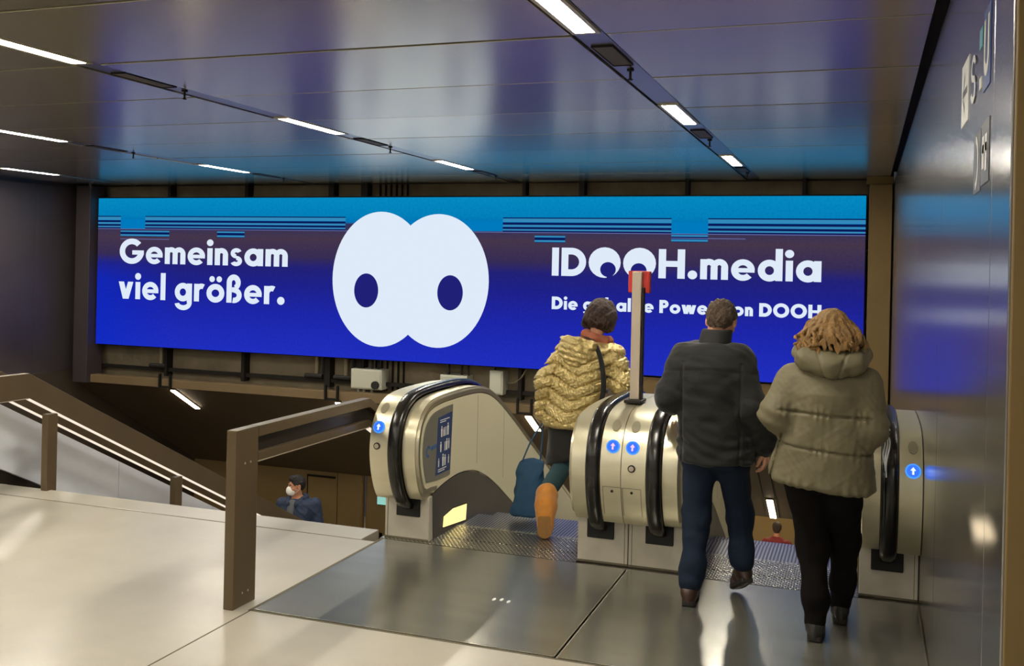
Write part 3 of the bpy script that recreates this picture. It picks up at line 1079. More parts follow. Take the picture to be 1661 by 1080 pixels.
def balustrade(esc, xi, xo, label, arrow, key, hatch, sticker):
    """xi inner face (step side), xo outer face"""
    s = 1 if xo > xi else -1
    rx0, rx1 = xi + s * 0.105, xi + s * 0.19        # handrail
    t = bpy.data.objects.new('balustrade', None)
    COL.objects.link(t)
    t.parent = esc
    t.location = (xi - esc.location.x, 0, 0)
    t['label'] = label
    # outer cover: curved steel sheet following the newel
    low = [(5.90, 0.285), (7.0, 0.26), (7.3, 0.05), (7.5, -0.1)] + [(7.5 + 0.5 * k, -0.1 - ES * 0.5 * k) for k in range(1, 13)]

    def body(x0, x1, d, name, m, bev):
        up = [q for q in offset(RAIL, -d) if q[1] > 0.285 or q[0] > 6.5]
        MB().prism_x(up + low[::-1], x0, x1).build(name, m, t, smooth=True, auto=30)
    body(rx1 + s * 0.004, xo, 0.012, 'newel_cover', M['steel'], 0.004)
    body(rx0 - s * 0.002, rx1 + s * 0.004, 0.05, 'rail_guide', M['strut'], 0)
    body(xi + s * 0.012, rx0 - s * 0.004, 0.035, 'inner_cover', M['steel'], 0.004)
    # handrail
    xc = (rx0 + rx1) / 2
    hw = abs(rx1 - rx0) / 2
    prof = [(-hw, -0.022), (-hw * 1.0, -0.004), (-hw * 0.8, 0.008), (-hw * 0.4, 0.013), (hw * 0.4, 0.013), (hw * 0.8, 0.008), (hw, -0.004), (hw, -0.022), (hw * 0.6, -0.03), (-hw * 0.6, -0.03)]
    MB().sweep(RAIL, [(xc + a, o) for a, o in prof]).build('handrail', M['rubber'], t, smooth=True, auto=50)
    # inner panel, cream, with a raised steel rim along its edge
    ins = [q for q in offset(RAIL, -0.088) if q[1] > 0.36 or q[0] > 6.5]
    bot = [(y, z + 0.012) for y, z in SKIRT_TOP]
    ins = [q for q in ins if q[0] < 13.9]
    bot = [q for q in bot if q[0] < 13.9]
    MB().prism_x(ins + bot[::-1], xi - s * 0.004, xi + s * 0.014).build('inner_panel', M['cream'], t)
    rimp = [q for q in offset(RAIL, -0.066) if q[1] > 0.33 or q[0] > 6.5]
    rimp = [(6.06, 0.335), (5.95, 0.345)] + rimp
    rp = [(-0.010, -0.014), (-0.010, 0.014), (0.010, 0.020), (0.016, 0.0), (0.010, -0.020)]
    MB().sweep(rimp, [(xi + s * 0.004 + s * a, o) for a, o in rp]).build('rim', M['rim'], t, smooth=True, auto=40)
    for y in (6.78, 7.35):
        zt = max(q[1] for q in ins if abs(q[0] - y) < 0.12) - 0.02
        zb = [q[1] for q in bot if abs(q[0] - y) < 0.2][0] + 0.02
        MB().box(xi - s * 0.0045, xi, y - 0.0015, y + 0.0015, zb, zt).build('panel_joint', M['seam'], t)
    # skirt
    fl = [(6.02, 0.0), (6.405, 0.0), (6.41, -0.26), (6.8, -0.30)] + [(6.9 + 0.5 * k, -ES * 0.5 * k - 0.30) for k in range(1, 15)]
    MB().prism_x(SKIRT_TOP + fl[::-1], xi - s * 0.006, xi + s * 0.02).build('skirt', M['skirt'], t)
    # base box with the rubber handrail inlet
    MB().box(xi, xo, 5.955, 7.0, 0.0, 0.292).build('base_box', M['base'], t, bevel=0.006)
    b = MB()
    b.box(xc - s * 0.085, xc + s * 0.085, 5.940, 5.956, 0.155, 0.285)
    b.build('handrail_inlet', M['inlet'], t, bevel=0.006)
    b = MB()
    b.box(xo - s * 0.022, xo - s * 0.019, 5.953, 5.956, 0.01, 0.285)
    b.box(xi, xo, 5.953, 5.956, 0.0, 0.012)
    b.build('base_joint', M['seam'], t)
    # lit direction button, oval badge, key switch on the newel cover
    xb = (rx1 + xo) / 2 + s * 0.012

    def on_curve(z, r, h, name, m, r2=None, lift=0.0):
        (y, zz), (ny, nz) = rail_at(z)
        c = (xb, y - ny * 0.012 + ny * lift, zz - nz * 0.012 + nz * lift)
        return MB().disc(c, (0, ny, nz), r, h, 28, r2).build(name, m, t)
    r = 0.040
    on_curve(0.77, r, 0.006, 'button_ring', M['btn_ring'])
    on_curve(0.77, r * 0.80, 0.009, 'button', M['btn'], label=None) if False else on_curve(0.77, r * 0.80, 0.009, 'button', M['btn'])
    (y, zz), (ny, nz) = rail_at(0.77)
    ty, tz = -nz, ny
    if tz < 0:
        ty, tz = -ty, -tz
    b = MB()
    oy, oz = y - ny * 0.012 + ny * 0.010, zz - nz * 0.012 + nz * 0.010
    arrow_pts = [(-0.005, -0.020), (0.005, -0.020), (0.005, 0.002), (0.014, 0.002), (0.0, 0.020), (-0.014, 0.002), (-0.005, 0.002)]
    q = [(xb + a, oy + ty * c, oz + tz * c) for a, c in arrow_pts]
    q2 = [(xb + a, oy + ty * c + ny * 0.002, oz + tz * c + nz * 0.002) for a, c in arrow_pts]
    n = len(q)
    b.add(q + q2, [tuple(range(n)), tuple(range(n, 2 * n))] + [(i, (i + 1) % n, n + (i + 1) % n, n + i) for i in range(n)])
    b.build('arrow', arrow, t)
    on_curve(0.885, 0.026, 0.004, 'oval_badge', M['rim'], 0.045)
    if key:
        on_curve(0.635, 0.022, 0.008, 'key_switch', M['strut'])
        on_curve(0.635, 0.015, 0.012, 'key_barrel', M['alu'])
    if hatch:
        b = MB()
        for za, zb2 in ((0.34, 0.52),):
            for dx in (-0.055, 0.055):
                pts = [rail_at(za + (zb2 - za) * k / 8) for k in range(9)]
                P = [(xb + dx, p[0] - n_[0] * 0.011, p[1] - n_[1] * 0.011) for p, n_ in pts]
                b.tube(P, 0.0014, 5)
            p, n_ = rail_at(zb2)
            b.tube([(xb - 0.055, p[0] - n_[0] * 0.011, p[1] - n_[1] * 0.011), (xb + 0.055, p[0] - n_[0] * 0.011, p[1] - n_[1] * 0.011)], 0.0014, 5)
        b.build('hatch_outline', M['seam'], t)
        on_curve(0.50, 0.008, 0.004, 'hatch_lock', M['strut'])
    if sticker:
        # grey sign panel in the rounded end of the inner panel, with a blue safety sticker
        f = -s
        xp = xi + f * 0.0045
        g = [q for q in offset(RAIL, -0.118) if q[0] < 6.30 and q[1] > 0.40]
        g = [(6.27, 0.385), (6.04, 0.39)] + g + [(6.30, g[-1][1])]
        MB().prism_x(g, xp, xp + f * 0.004).build('sign_panel', M['glasspanel'], t)
        xs_ = xp + f * 0.004
        MB().prism_x([(6.02, 0.42), (6.265, 0.42), (6.29, 0.815), (6.05, 0.80)], xs_, xs_ + f * 0.001).build('safety_sticker', M['sticker'], t)
        xq = xs_ + f * 0.0012
        b = MB()

        def man(y, z, h):
            b.prism_x([(y + h * 0.1 * math.cos(k * PI / 5), z + h * 0.88 + h * 0.1 * math.sin(k * PI / 5)) for k in range(10)], xq, xq + f * 0.0006)
            b.prism_x([(y - h * 0.16, z + h * 0.75), (y + h * 0.16, z + h * 0.75), (y + h * 0.14, z + h * 0.4), (y + h * 0.12, z), (y - h * 0.12, z), (y - h * 0.14, z + h * 0.4)], xq, xq + f * 0.0006)
        for y, z, h in ((6.11, 0.665, 0.075), (6.145, 0.665, 0.06), (6.215, 0.665, 0.085), (6.10, 0.565, 0.07), (6.20, 0.565, 0.08), (6.235, 0.57, 0.07),
                        (6.07, 0.47, 0.06), (6.14, 0.465, 0.085), (6.175, 0.465, 0.075), (6.235, 0.47, 0.06)):
            man(y, z, h)
        for z, y0, y1 in ((0.775, 6.08, 6.24), (0.762, 6.08, 6.18), (0.448, 6.06, 6.2), (0.435, 6.06, 6.17)):
            b.prism_x([(y0, z), (y1, z), (y1, z + 0.006), (y0, z + 0.006)], xq, xq + f * 0.0006)
        for y0 in (6.16, 6.18):
            for z0 in (0.665, 0.565):
                b.prism_x([(y0, z0), (y0 + 0.008, z0), (y0 + 0.008, z0 + 0.06), (y0, z0 + 0.06)], xq, xq + f * 0.0006)
        b.build('pictograms', M['white'], t)
        b = MB()
        for pts in arc_pts(5.90, 0.60, 0.035, 0.04, 0.018, 30, 300):
            b.prism_x([(y, z) for y, z in pts], xs_, xs_ + f * 0.0008)
        b.prism_x([(5.94, 0.60), (6.03, 0.605), (6.03, 0.635), (5.94, 0.625)], xs_, xs_ + f * 0.0008)
        b.build('blue_emblem', M['bluelogo'], t)
    return t


def step_z(y):
    if y <= 6.62:
        return 0.0
    if y <= 7.22:
        return -ES * (y - 6.62) ** 2 / 1.2
    return -ES * (y - 6.92)


def escalator(x0, x1, xl, xr, label, bl, br):
    t = thing('escalator', label, 'escalator', (x0, 5.93, 0.0), 'escalators')
    balustrade(t, x0, xl, *bl)
    balustrade(t, x1, xr, *br)
    xa, xb = x0 + 0.008, x1 - 0.008
    MB().box(x0 - 0.33 if x0 < -2 else x0, x1, 5.905, 6.10, -0.02, 0.002).build('landing_strip', M['comb'], t)
    MB().box(xa, xb, 6.10, 6.40, -0.02, 0.004).build('comb_plate', M['comb'], t, bevel=0.002)
    b = MB()
    n = 36
    for k in range(n):
        x = xa + (xb - xa) * (k + 0.5) / n
        b.prism_x([(6.40, 0.004), (6.47, -0.004), (6.40, -0.01)], x - 0.006, x + 0.006)
    b.build('comb_teeth', M['steel'], t)
    y = 6.42
    for k in range(19):
        z = -0.008 + min(0.0, step_z(y + 0.2))
        st = MB().prism_x([(y, z), (y + 0.396, z), (y + 0.396, z - 0.06), (y + 0.02, z - 0.22), (y, z - 0.2)], xa + 0.001, xb - 0.001).build('step', M['step'], t)
        y += 0.405
    return t


left_esc = escalator(-2.655, -1.645, -2.975, -1.327, 'left escalator with blue safety stickers on its cream inner panel',
          ('left balustrade with a blue safety sticker', M['btn_white'], True, False, True),
          ('right balustrade sharing the middle with the other escalator', M['btn_pink'], False, True, False))
escalator(-0.985, 0.005, -1.323, 0.316, 'right escalator between the twin middle newel and the metal wall',
          ('left balustrade, right half of the middle pair', M['btn_pink'], True, True, True),
          ('right balustrade against the metal wall', M['btn_white'], False, False, False))
# lit skirt light beside the left comb plate
t = left_esc
MB().prism_x([(6.17, 0.045), (6.57, 0.005), (6.585, 0.115), (6.34, 0.135), (6.18, 0.115)], -2.648, -2.643).build('skirt_light', M['comb_lamp'], t, label='glowing yellow light panel on the dark skirt')
MB().prism_x([(6.16, 0.038), (6.58, -0.003), (6.595, 0.122), (6.34, 0.143), (6.17, 0.122)], -2.6492, -2.6482).build('skirt_light_bezel', M['strut'], t)

# metal access plates in front of the escalators
for x0, x1, lab in ((-2.952, -1.322, 'left dark metal floor plate in front of the left escalator'),
                    (-1.306, 0.315, 'right dark metal floor plate where the couple walk')):
    t = thing('floor_plate', lab, 'floor plate', ((x0 + x1) / 2, 5.1, 0), 'floor plates')
    MB().box(x0, x1, 4.42, 5.895, -0.012, 0.002).build('plate', M['plate'], t, bevel=0.001)
    b = MB()
    b.box(x0, x1, 4.42, 4.426, -0.01, 0.003)
    b.box(x1 - 0.006, x1, 4.42, 5.895, -0.01, 0.003)
    b.build('edge_strip', M['rim'], t)
b = MB()
for k, (dx, dy) in enumerate(((0, 0), (0.04, 0.012), (0.085, -0.004))):
    b.disc((-1.86 + dx, 5.06 + dy, 0.002), (0, 0, 1), 0.009, 0.002, 7, 0.022)
tag(b.build('paper_scrap', M['white']), 'tiny white scrap of paper lying on the left metal plate', 'litter')

# post with the red box between the two middle newels
t = thing('signal_post', 'tall slim aluminium post with a red box at its top between the middle newels', 'post', (-1.345, 6.2, 0.88))
MB().box(-1.385, -1.325, 6.17, 6.23, 0.992, 1.80).build('pole', M['alu'], t, bevel=0.004)
MB().box(-1.322, -1.312, 6.18, 6.235, 0.992, 1.70).build('cable_cover', M['strut'], t)
MB().box(-1.425, -1.285, 6.235, 6.29, 1.665, 1.805).build('red_box', M['red'], t, bevel=0.006)
MB().box(-1.395, -1.385, 6.20, 6.25, 1.67, 1.80).build('bracket', M['red'], t)
MB().box(-1.41, -1.30, 6.12, 6.28, 0.972, 0.992).build('foot_plate', M['strut'], t, bevel=0.004)
# ================================================================== people: soft implicit bodies turned into one continuous mesh each
class Field:
    def __init__(self, lo, hi, h):
        self.lo, self.h = np.array(lo, float), h
        self.n = np.maximum(((np.array(hi, float) - self.lo) / h).astype(int) + 2, 4)
        self.F = np.full(self.n, 0.5, np.float32)

    def sub(self, lo, hi):
        a = np.clip(np.floor((np.array(lo) - self.lo) / self.h).astype(int), 0, self.n - 1)
        b = np.clip(np.ceil((np.array(hi) - self.lo) / self.h).astype(int) + 1, a + 1, self.n)
        ax = [(self.lo[i] + self.h * np.arange(a[i], b[i])).astype(np.float32) for i in range(3)]
        return tuple(slice(a[i], b[i]) for i in range(3)), ax[0][:, None, None], ax[1][None, :, None], ax[2][None, None, :]

    def put(self, sl, d, k):
        A = self.F[sl]
        if k <= 0:
            self.F[sl] = np.minimum(A, d)
        else:
            hh = np.maximum(k - np.abs(A - d), 0) / k
            self.F[sl] = np.minimum(A, d) - hh * hh * k * 0.25
        return self

    def cut(self, sl, d):
        self.F[sl] = np.maximum(self.F[sl], -d)

    def cone(self, a, b, ra, rb=None, k=0.02, sy=1.0):
        rb = ra if rb is None else rb
        a, b = np.array(a, float), np.array(b, float)
        m = max(ra, rb) + k + 3 * self.h
        sl, x, y, z = self.sub(np.minimum(a, b) - m, np.maximum(a, b) + m)
        ab = b - a
        l2 = max(float(ab @ ab), 1e-9)
        t = np.clip(((x - a[0]) * ab[0] + (y - a[1]) * ab[1] + (z - a[2]) * ab[2]) / l2, 0, 1)
        d = np.sqrt((x - a[0] - t * ab[0]) ** 2 + ((y - a[1] - t * ab[1]) / sy) ** 2 + (z - a[2] - t * ab[2]) ** 2) - (ra + (rb - ra) * t)
        return self.put(sl, d, k)

    def chain(self, pts, rs, k=0.02):
        for i in range(len(pts) - 1):
            self.cone(pts[i], pts[i + 1], rs[i], rs[i + 1], k)
        return self

    def ell(self, c, r, k=0.02, R=None, cut=False):
        c, r = np.array(c, float), np.array(r, float)
        m = r.max() + k + 3 * self.h
        sl, x, y, z = self.sub(c - m, c + m)
        X, Y, Z = x - c[0], y - c[1], z - c[2]
        if R is not None:
            R = np.array(R, float)
            X, Y, Z = [R[0][i] * X + R[1][i] * Y + R[2][i] * Z for i in range(3)]
        k0 = np.sqrt((X / r[0]) ** 2 + (Y / r[1]) ** 2 + (Z / r[2]) ** 2)
        k1 = np.sqrt((X / r[0] ** 2) ** 2 + (Y / r[1] ** 2) ** 2 + (Z / r[2] ** 2) ** 2) + 1e-6
        d = k0 * (k0 - 1) / k1
        if cut:
            self.cut(sl, d)
            return self
        return self.put(sl, d, k)

    def loft(self, st, k=0.03, p=2.3, slope=0.0, rnd=0.02):
        """stations (z, cx, cy, a, b); slope tilts the lower hem along x"""
        st = sorted(st)
        Z, CX, CY, A, B = [np.array([s[i] for s in st], float) for i in range(5)]
        m = k + 0.06
        sl, x, y, z = self.sub((min(CX - A) - m, min(CY - B) - m, Z[0] - m), (max(CX + A) + m, max(CY + B) + m, Z[-1] + m))
        zz = z.ravel()
        f = lambda V: np.interp(zz, Z, V).astype(np.float32)[None, None, :]
        a, b = f(A), f(B)
        q = (np.abs((x - f(CX)) / a) ** p + np.abs((y - f(CY)) / b) ** p) ** (1 / p)
        d = (q - 1) * np.minimum(a, b)
        lo = Z[0] + slope * (x - CX[0])
        cap = np.maximum(lo - z, z - Z[-1])
        d = np.maximum(d, cap) + rnd - rnd + np.where((d > -rnd) & (cap > -rnd), np.sqrt(np.maximum(d + rnd, 0) ** 2 + np.maximum(cap + rnd, 0) ** 2) - rnd - np.maximum(d, cap), 0)
        return self.put(sl, d.astype(np.float32), k)

    def warp(self, fn, band=0.04):
        """adds fn(x, y, z) to the field near the surface"""
        sl, x, y, z = self.sub(self.lo, self.lo + self.h * self.n)
        idx = np.argwhere(np.abs(self.F) < band)
        X = [(self.lo[i] + self.h * idx[:, i]) for i in range(3)]
        self.F[idx[:, 0], idx[:, 1], idx[:, 2]] += fn(X[0], X[1], X[2]).astype(np.float32)
        return self

    def mesh(self):
        F, n = self.F, self.n
        F[0], F[-1], F[:, 0], F[:, -1], F[:, :, 0], F[:, :, -1] = 1, 1, 1, 1, 1, 1
        S = (F < 0).astype(np.uint8)
        c = sum(S[i:n[0] - 1 + i, j:n[1] - 1 + j, k:n[2] - 1 + k] for i in (0, 1) for j in (0, 1) for k in (0, 1))
        act = np.argwhere((c > 0) & (c < 8))
        ids = -np.ones(c.shape, np.int32)
        ids[act[:, 0], act[:, 1], act[:, 2]] = np.arange(len(act))
        P = np.zeros((len(act), 3))
        W = np.zeros(len(act))
        corners = [(i, j, k) for i in (0, 1) for j in (0, 1) for k in (0, 1)]
        val = {q: F[act[:, 0] + q[0], act[:, 1] + q[1], act[:, 2] + q[2]].astype(float) for q in corners}
        for q in corners:
            for ax in range(3):
                if q[ax] == 0:
                    r = list(q)
                    r[ax] = 1
                    r = tuple(r)
                    A, B = val[q], val[r]
                    ch = (A < 0) != (B < 0)
                    t = np.where(ch, A / np.where(ch, A - B, 1), 0)
                    for i in range(3):
                        P[:, i] += np.where(ch, q[i] + (t if i == ax else 0), 0)
                    W += ch
        V = self.lo + self.h * (act + P / W[:, None])
        quads = []
        for ax in range(3):
            o = [(1, 2), (2, 0), (0, 1)][ax]
            s0 = [slice(1, -1)] * 3
            s1 = [slice(1, -1)] * 3
            s0[ax], s1[ax] = slice(0, -1), slice(1, None)
            a, b = S[tuple(s0)], S[tuple(s1)]
            for flip in (0, 1):
                e = np.argwhere((a == 1) & (b == 0)) if not flip else np.argwhere((a == 0) & (b == 1))
                if not len(e):
                    continue
                e = e + 1
                e[:, ax] -= 1
                q = []
                for du, dv in ((-1, -1), (0, -1), (0, 0), (-1, 0)):
                    g = e.copy()
                    g[:, o[0]] += du
                    g[:, o[1]] += dv
                    q.append(ids[g[:, 0], g[:, 1], g[:, 2]])
                q = np.stack(q if not flip else q[::-1], 1)
                quads.append(q)
        return V, np.concatenate(quads)

    def build(self, name, m, parent, label=None):
        V, Q = self.mesh()
        V = V - np.array(PLOC(parent))
        me = bpy.data.meshes.new(name)
        me.vertices.add(len(V))
        me.vertices.foreach_set('co', V.astype(np.float32).ravel())
        me.loops.add(Q.size)
        me.loops.foreach_set('vertex_index', Q.astype(np.int32).ravel())
        me.polygons.add(len(Q))
        me.polygons.foreach_set('loop_start', np.arange(0, Q.size, 4, dtype=np.int32))
        me.polygons.foreach_set('loop_total', np.full(len(Q), 4, np.int32))
        me.polygons.foreach_set('use_smooth', np.ones(len(Q), bool))
        me.update()
        me.validate()
        me.materials.append(m)
        o = bpy.data.objects.new(name, me)
        COL.objects.link(o)
        o.parent = parent
        if label:
            o['label'] = label
        return o


def wrinkle(seed, scale, amp, stretch=(1, 1, 1)):
    r = np.random.default_rng(seed)
    D = r.normal(size=(7, 3))
    D /= np.linalg.norm(D, axis=1)[:, None]
    D *= (scale * r.uniform(0.6, 1.7, 7))[:, None] * np.array(stretch)
    ph = r.uniform(0, 6.28, 7)

    def f(x, y, z):
        s = 0
        for d, p in zip(D, ph):
            s = s + np.sin(d[0] * x + d[1] * y + d[2] * z + p + 1.3 * np.sin(d[1] * x * 0.7 + d[2] * y + d[0] * z))
        return amp * s / 2.6
    return f


def rot(yaw=0.0, pitch=0.0, roll=0.0):
    """yaw about z, pitch nods the head forward (facing +y), roll leans it right"""
    cy, sy, cp, sp, cr, sr = math.cos(yaw), math.sin(yaw), math.cos(pitch), math.sin(pitch), math.cos(roll), math.sin(roll)
    Rz = np.array([[cy, -sy, 0], [sy, cy, 0], [0, 0, 1]])
    Rx = np.array([[1, 0, 0], [0, cp, sp], [0, -sp, cp]])
    Ry = np.array([[cr, 0, sr], [0, 1, 0], [-sr, 0, cr]])
    return Rz @ Rx @ Ry


def head(f, c, R, s=1.0):
    """skull, jaw, nose, brows, lips and ears; the face looks along local +y"""
    T = lambda x, y, z: np.array(c) + R @ (np.array([x, y, z]) * s)
    e = lambda p, r, k: f.ell(T(*p), np.array(r) * s, k * s, R)
    e((0, -0.012, 0.030), (0.074, 0.092, 0.084), 0.02)
    e((0, 0.030, -0.035), (0.058, 0.060, 0.074), 0.04)
    e((0, 0.062, -0.088), (0.028, 0.024, 0.020), 0.03)
    f.cone(T(0, 0.086, 0.012), T(0, 0.104, -0.026), 0.007 * s, 0.012 * s, 0.012 * s)
    e((-0.010, 0.094, -0.031), (0.008, 0.009, 0.007), 0.008)
    e((0.010, 0.094, -0.031), (0.008, 0.009, 0.007), 0.008)
    for sx in (-1, 1):
        f.ell(T(sx * 0.031, 0.090, 0.008), np.array((0.017, 0.013, 0.010)) * s, 0, R, cut=True)
        e((sx * 0.031, 0.074, 0.008), (0.0125, 0.0125, 0.0125), 0.004)
        f.cone(T(sx * 0.014, 0.085, 0.027), T(sx * 0.050, 0.072, 0.026), 0.007 * s, 0.006 * s, 0.010 * s)
        e((sx * 0.046, 0.058, -0.022), (0.018, 0.018, 0.016), 0.02)
        e((sx * 0.077, -0.006, -0.004), (0.010, 0.021, 0.032), 0.010)
        f.ell(T(sx * 0.089, -0.003, -0.002), np.array((0.008, 0.010, 0.016)) * s, 0, R, cut=True)
    f.cone(T(-0.020, 0.085, -0.058), T(0.020, 0.085, -0.058), 0.007 * s, 0.007 * s, 0.006 * s)
    f.cone(T(-0.016, 0.082, -0.069), T(0.016, 0.082, -0.069), 0.007 * s, 0.007 * s, 0.006 * s)
    return T


def hand(f, wrist, d, palm, side, curl=0.35, s=1.0):
    """d: direction of the fingers, palm: palm normal, side: +1 when the thumb lies towards cross(d, palm)"""
    d = np.array(d, float) / np.linalg.norm(d)
    p = np.array(palm, float)
    p -= d * (p @ d)
    p /= np.linalg.norm(p)
    u = np.cross(d, p) * side              # towards the thumb
    W = np.array(wrist, float)
    T = lambda a, b, c: W + (d * a + u * b + p * c) * s
    for b in (-0.026, -0.009, 0.009, 0.026):
        f.cone(T(0.010, b * 0.75, 0), T(0.085, b, 0), 0.014 * s, 0.0115 * s, 0.014 * s)
    for b, L, r in ((0.029, 0.070, 0.0085), (0.010, 0.079, 0.0088), (-0.010, 0.073, 0.0083), (-0.028, 0.057, 0.0074)):
        a, P, pos = 0.0, [T(0.085, b, 0)], np.array([0.085, b, 0.0])
        for seg, q in ((0.46, 1.0), (0.30, 1.2), (0.24, 0.8)):
            a += curl * q
            pos = pos + np.array([math.cos(a), 0.0, math.sin(a)]) * L * seg
            P.append(T(*pos))
        f.chain(P, [r * s, r * s, r * 0.92 * s, r * 0.8 * s], 0.003 * s)
    f.chain([T(0.020, 0.024, 0.004), T(0.050, 0.048, 0.014), T(0.076, 0.054, 0.026), T(0.096, 0.050, 0.036)], [0.0145 * s, 0.011 * s, 0.0095 * s, 0.008 * s], 0.006 * s)


def limb(f, pts, rs, k=0.03):
    f.chain([np.array(p, float) for p in pts], rs, k)


def shoe(f, heel, toe, w=0.042, hgt=0.05, ank=None):
    """heel and toe points on the sole line"""
    h, t = np.array(heel, float), np.array(toe, float)
    d = t - h
    up = np.array([0, 0, 1.0])
    up = up - d * (up @ d) / (d @ d)
    up /= np.linalg.norm(up)
    A = lambda a, b: h + d * a + up * b
    f.cone(A(0.10, 0.040), A(0.45, 0.036), 0.038, 0.036, 0.02)
    f.cone(A(0.45, 0.034), A(0.86, 0.028), 0.042, 0.034, 0.03)
    f.cone(A(0.02, 0.010), A(0.92, 0.010), 0.026, 0.026, 0.02)
    f.cone(A(0.12, 0.045), A(0.30, 0.075), 0.036, 0.036, 0.03)
    if ank is not None:
        f.cone(A(0.16, 0.06), ank, 0.038, 0.042, 0.03)
    return A


def sole_mesh(name, heel, toe, m, parent, w=0.043):
    h, t = Vector(heel), Vector(toe)
    d = (t - h)
    L = d.length
    d.normalize()
    up = Vector((0, 0, 1)) - d * d.z
    up.normalize()
    sd = d.cross(up)
    prof = [(-0.09, 0.6), (-0.06, 0.78), (0.1, 0.86), (0.3, 0.78), (0.5, 0.86), (0.7, 1.0), (0.88, 0.92), (0.99, 0.6), (1.06, 0.2)]
    vs, n = [], len(prof)
    for lift in (-0.014, 0.010):
        for a, q in prof:
            vs.append(h + d * (a * L) + sd * (q * w) + up * lift)
        for a, q in reversed(prof):
            vs.append(h + d * (a * L) - sd * (q * w) + up * lift)
    N = 2 * n
    fs = [tuple(range(N)), tuple(range(N, 2 * N))] + [(i, (i + 1) % N, N + (i + 1) % N, N + i) for i in range(N)]
    b = MB()
    b.add(vs, fs)
    return b.build(name, m, parent, bevel=0.003)


def eyes(T, parent):
    for sx in (-1, 1):
        c = T(sx * 0.031, 0.0765, 0.008)
        f = Field(c - 0.02, c + 0.02, 0.0022)
        f.ell(c, (0.0118,) * 3, 0)
        f.ell(T(sx * 0.031, 0.0865, 0.008), (0.0045, 0.0045, 0.0045), 0.0)
        f.build('eye', M['eye'], parent)


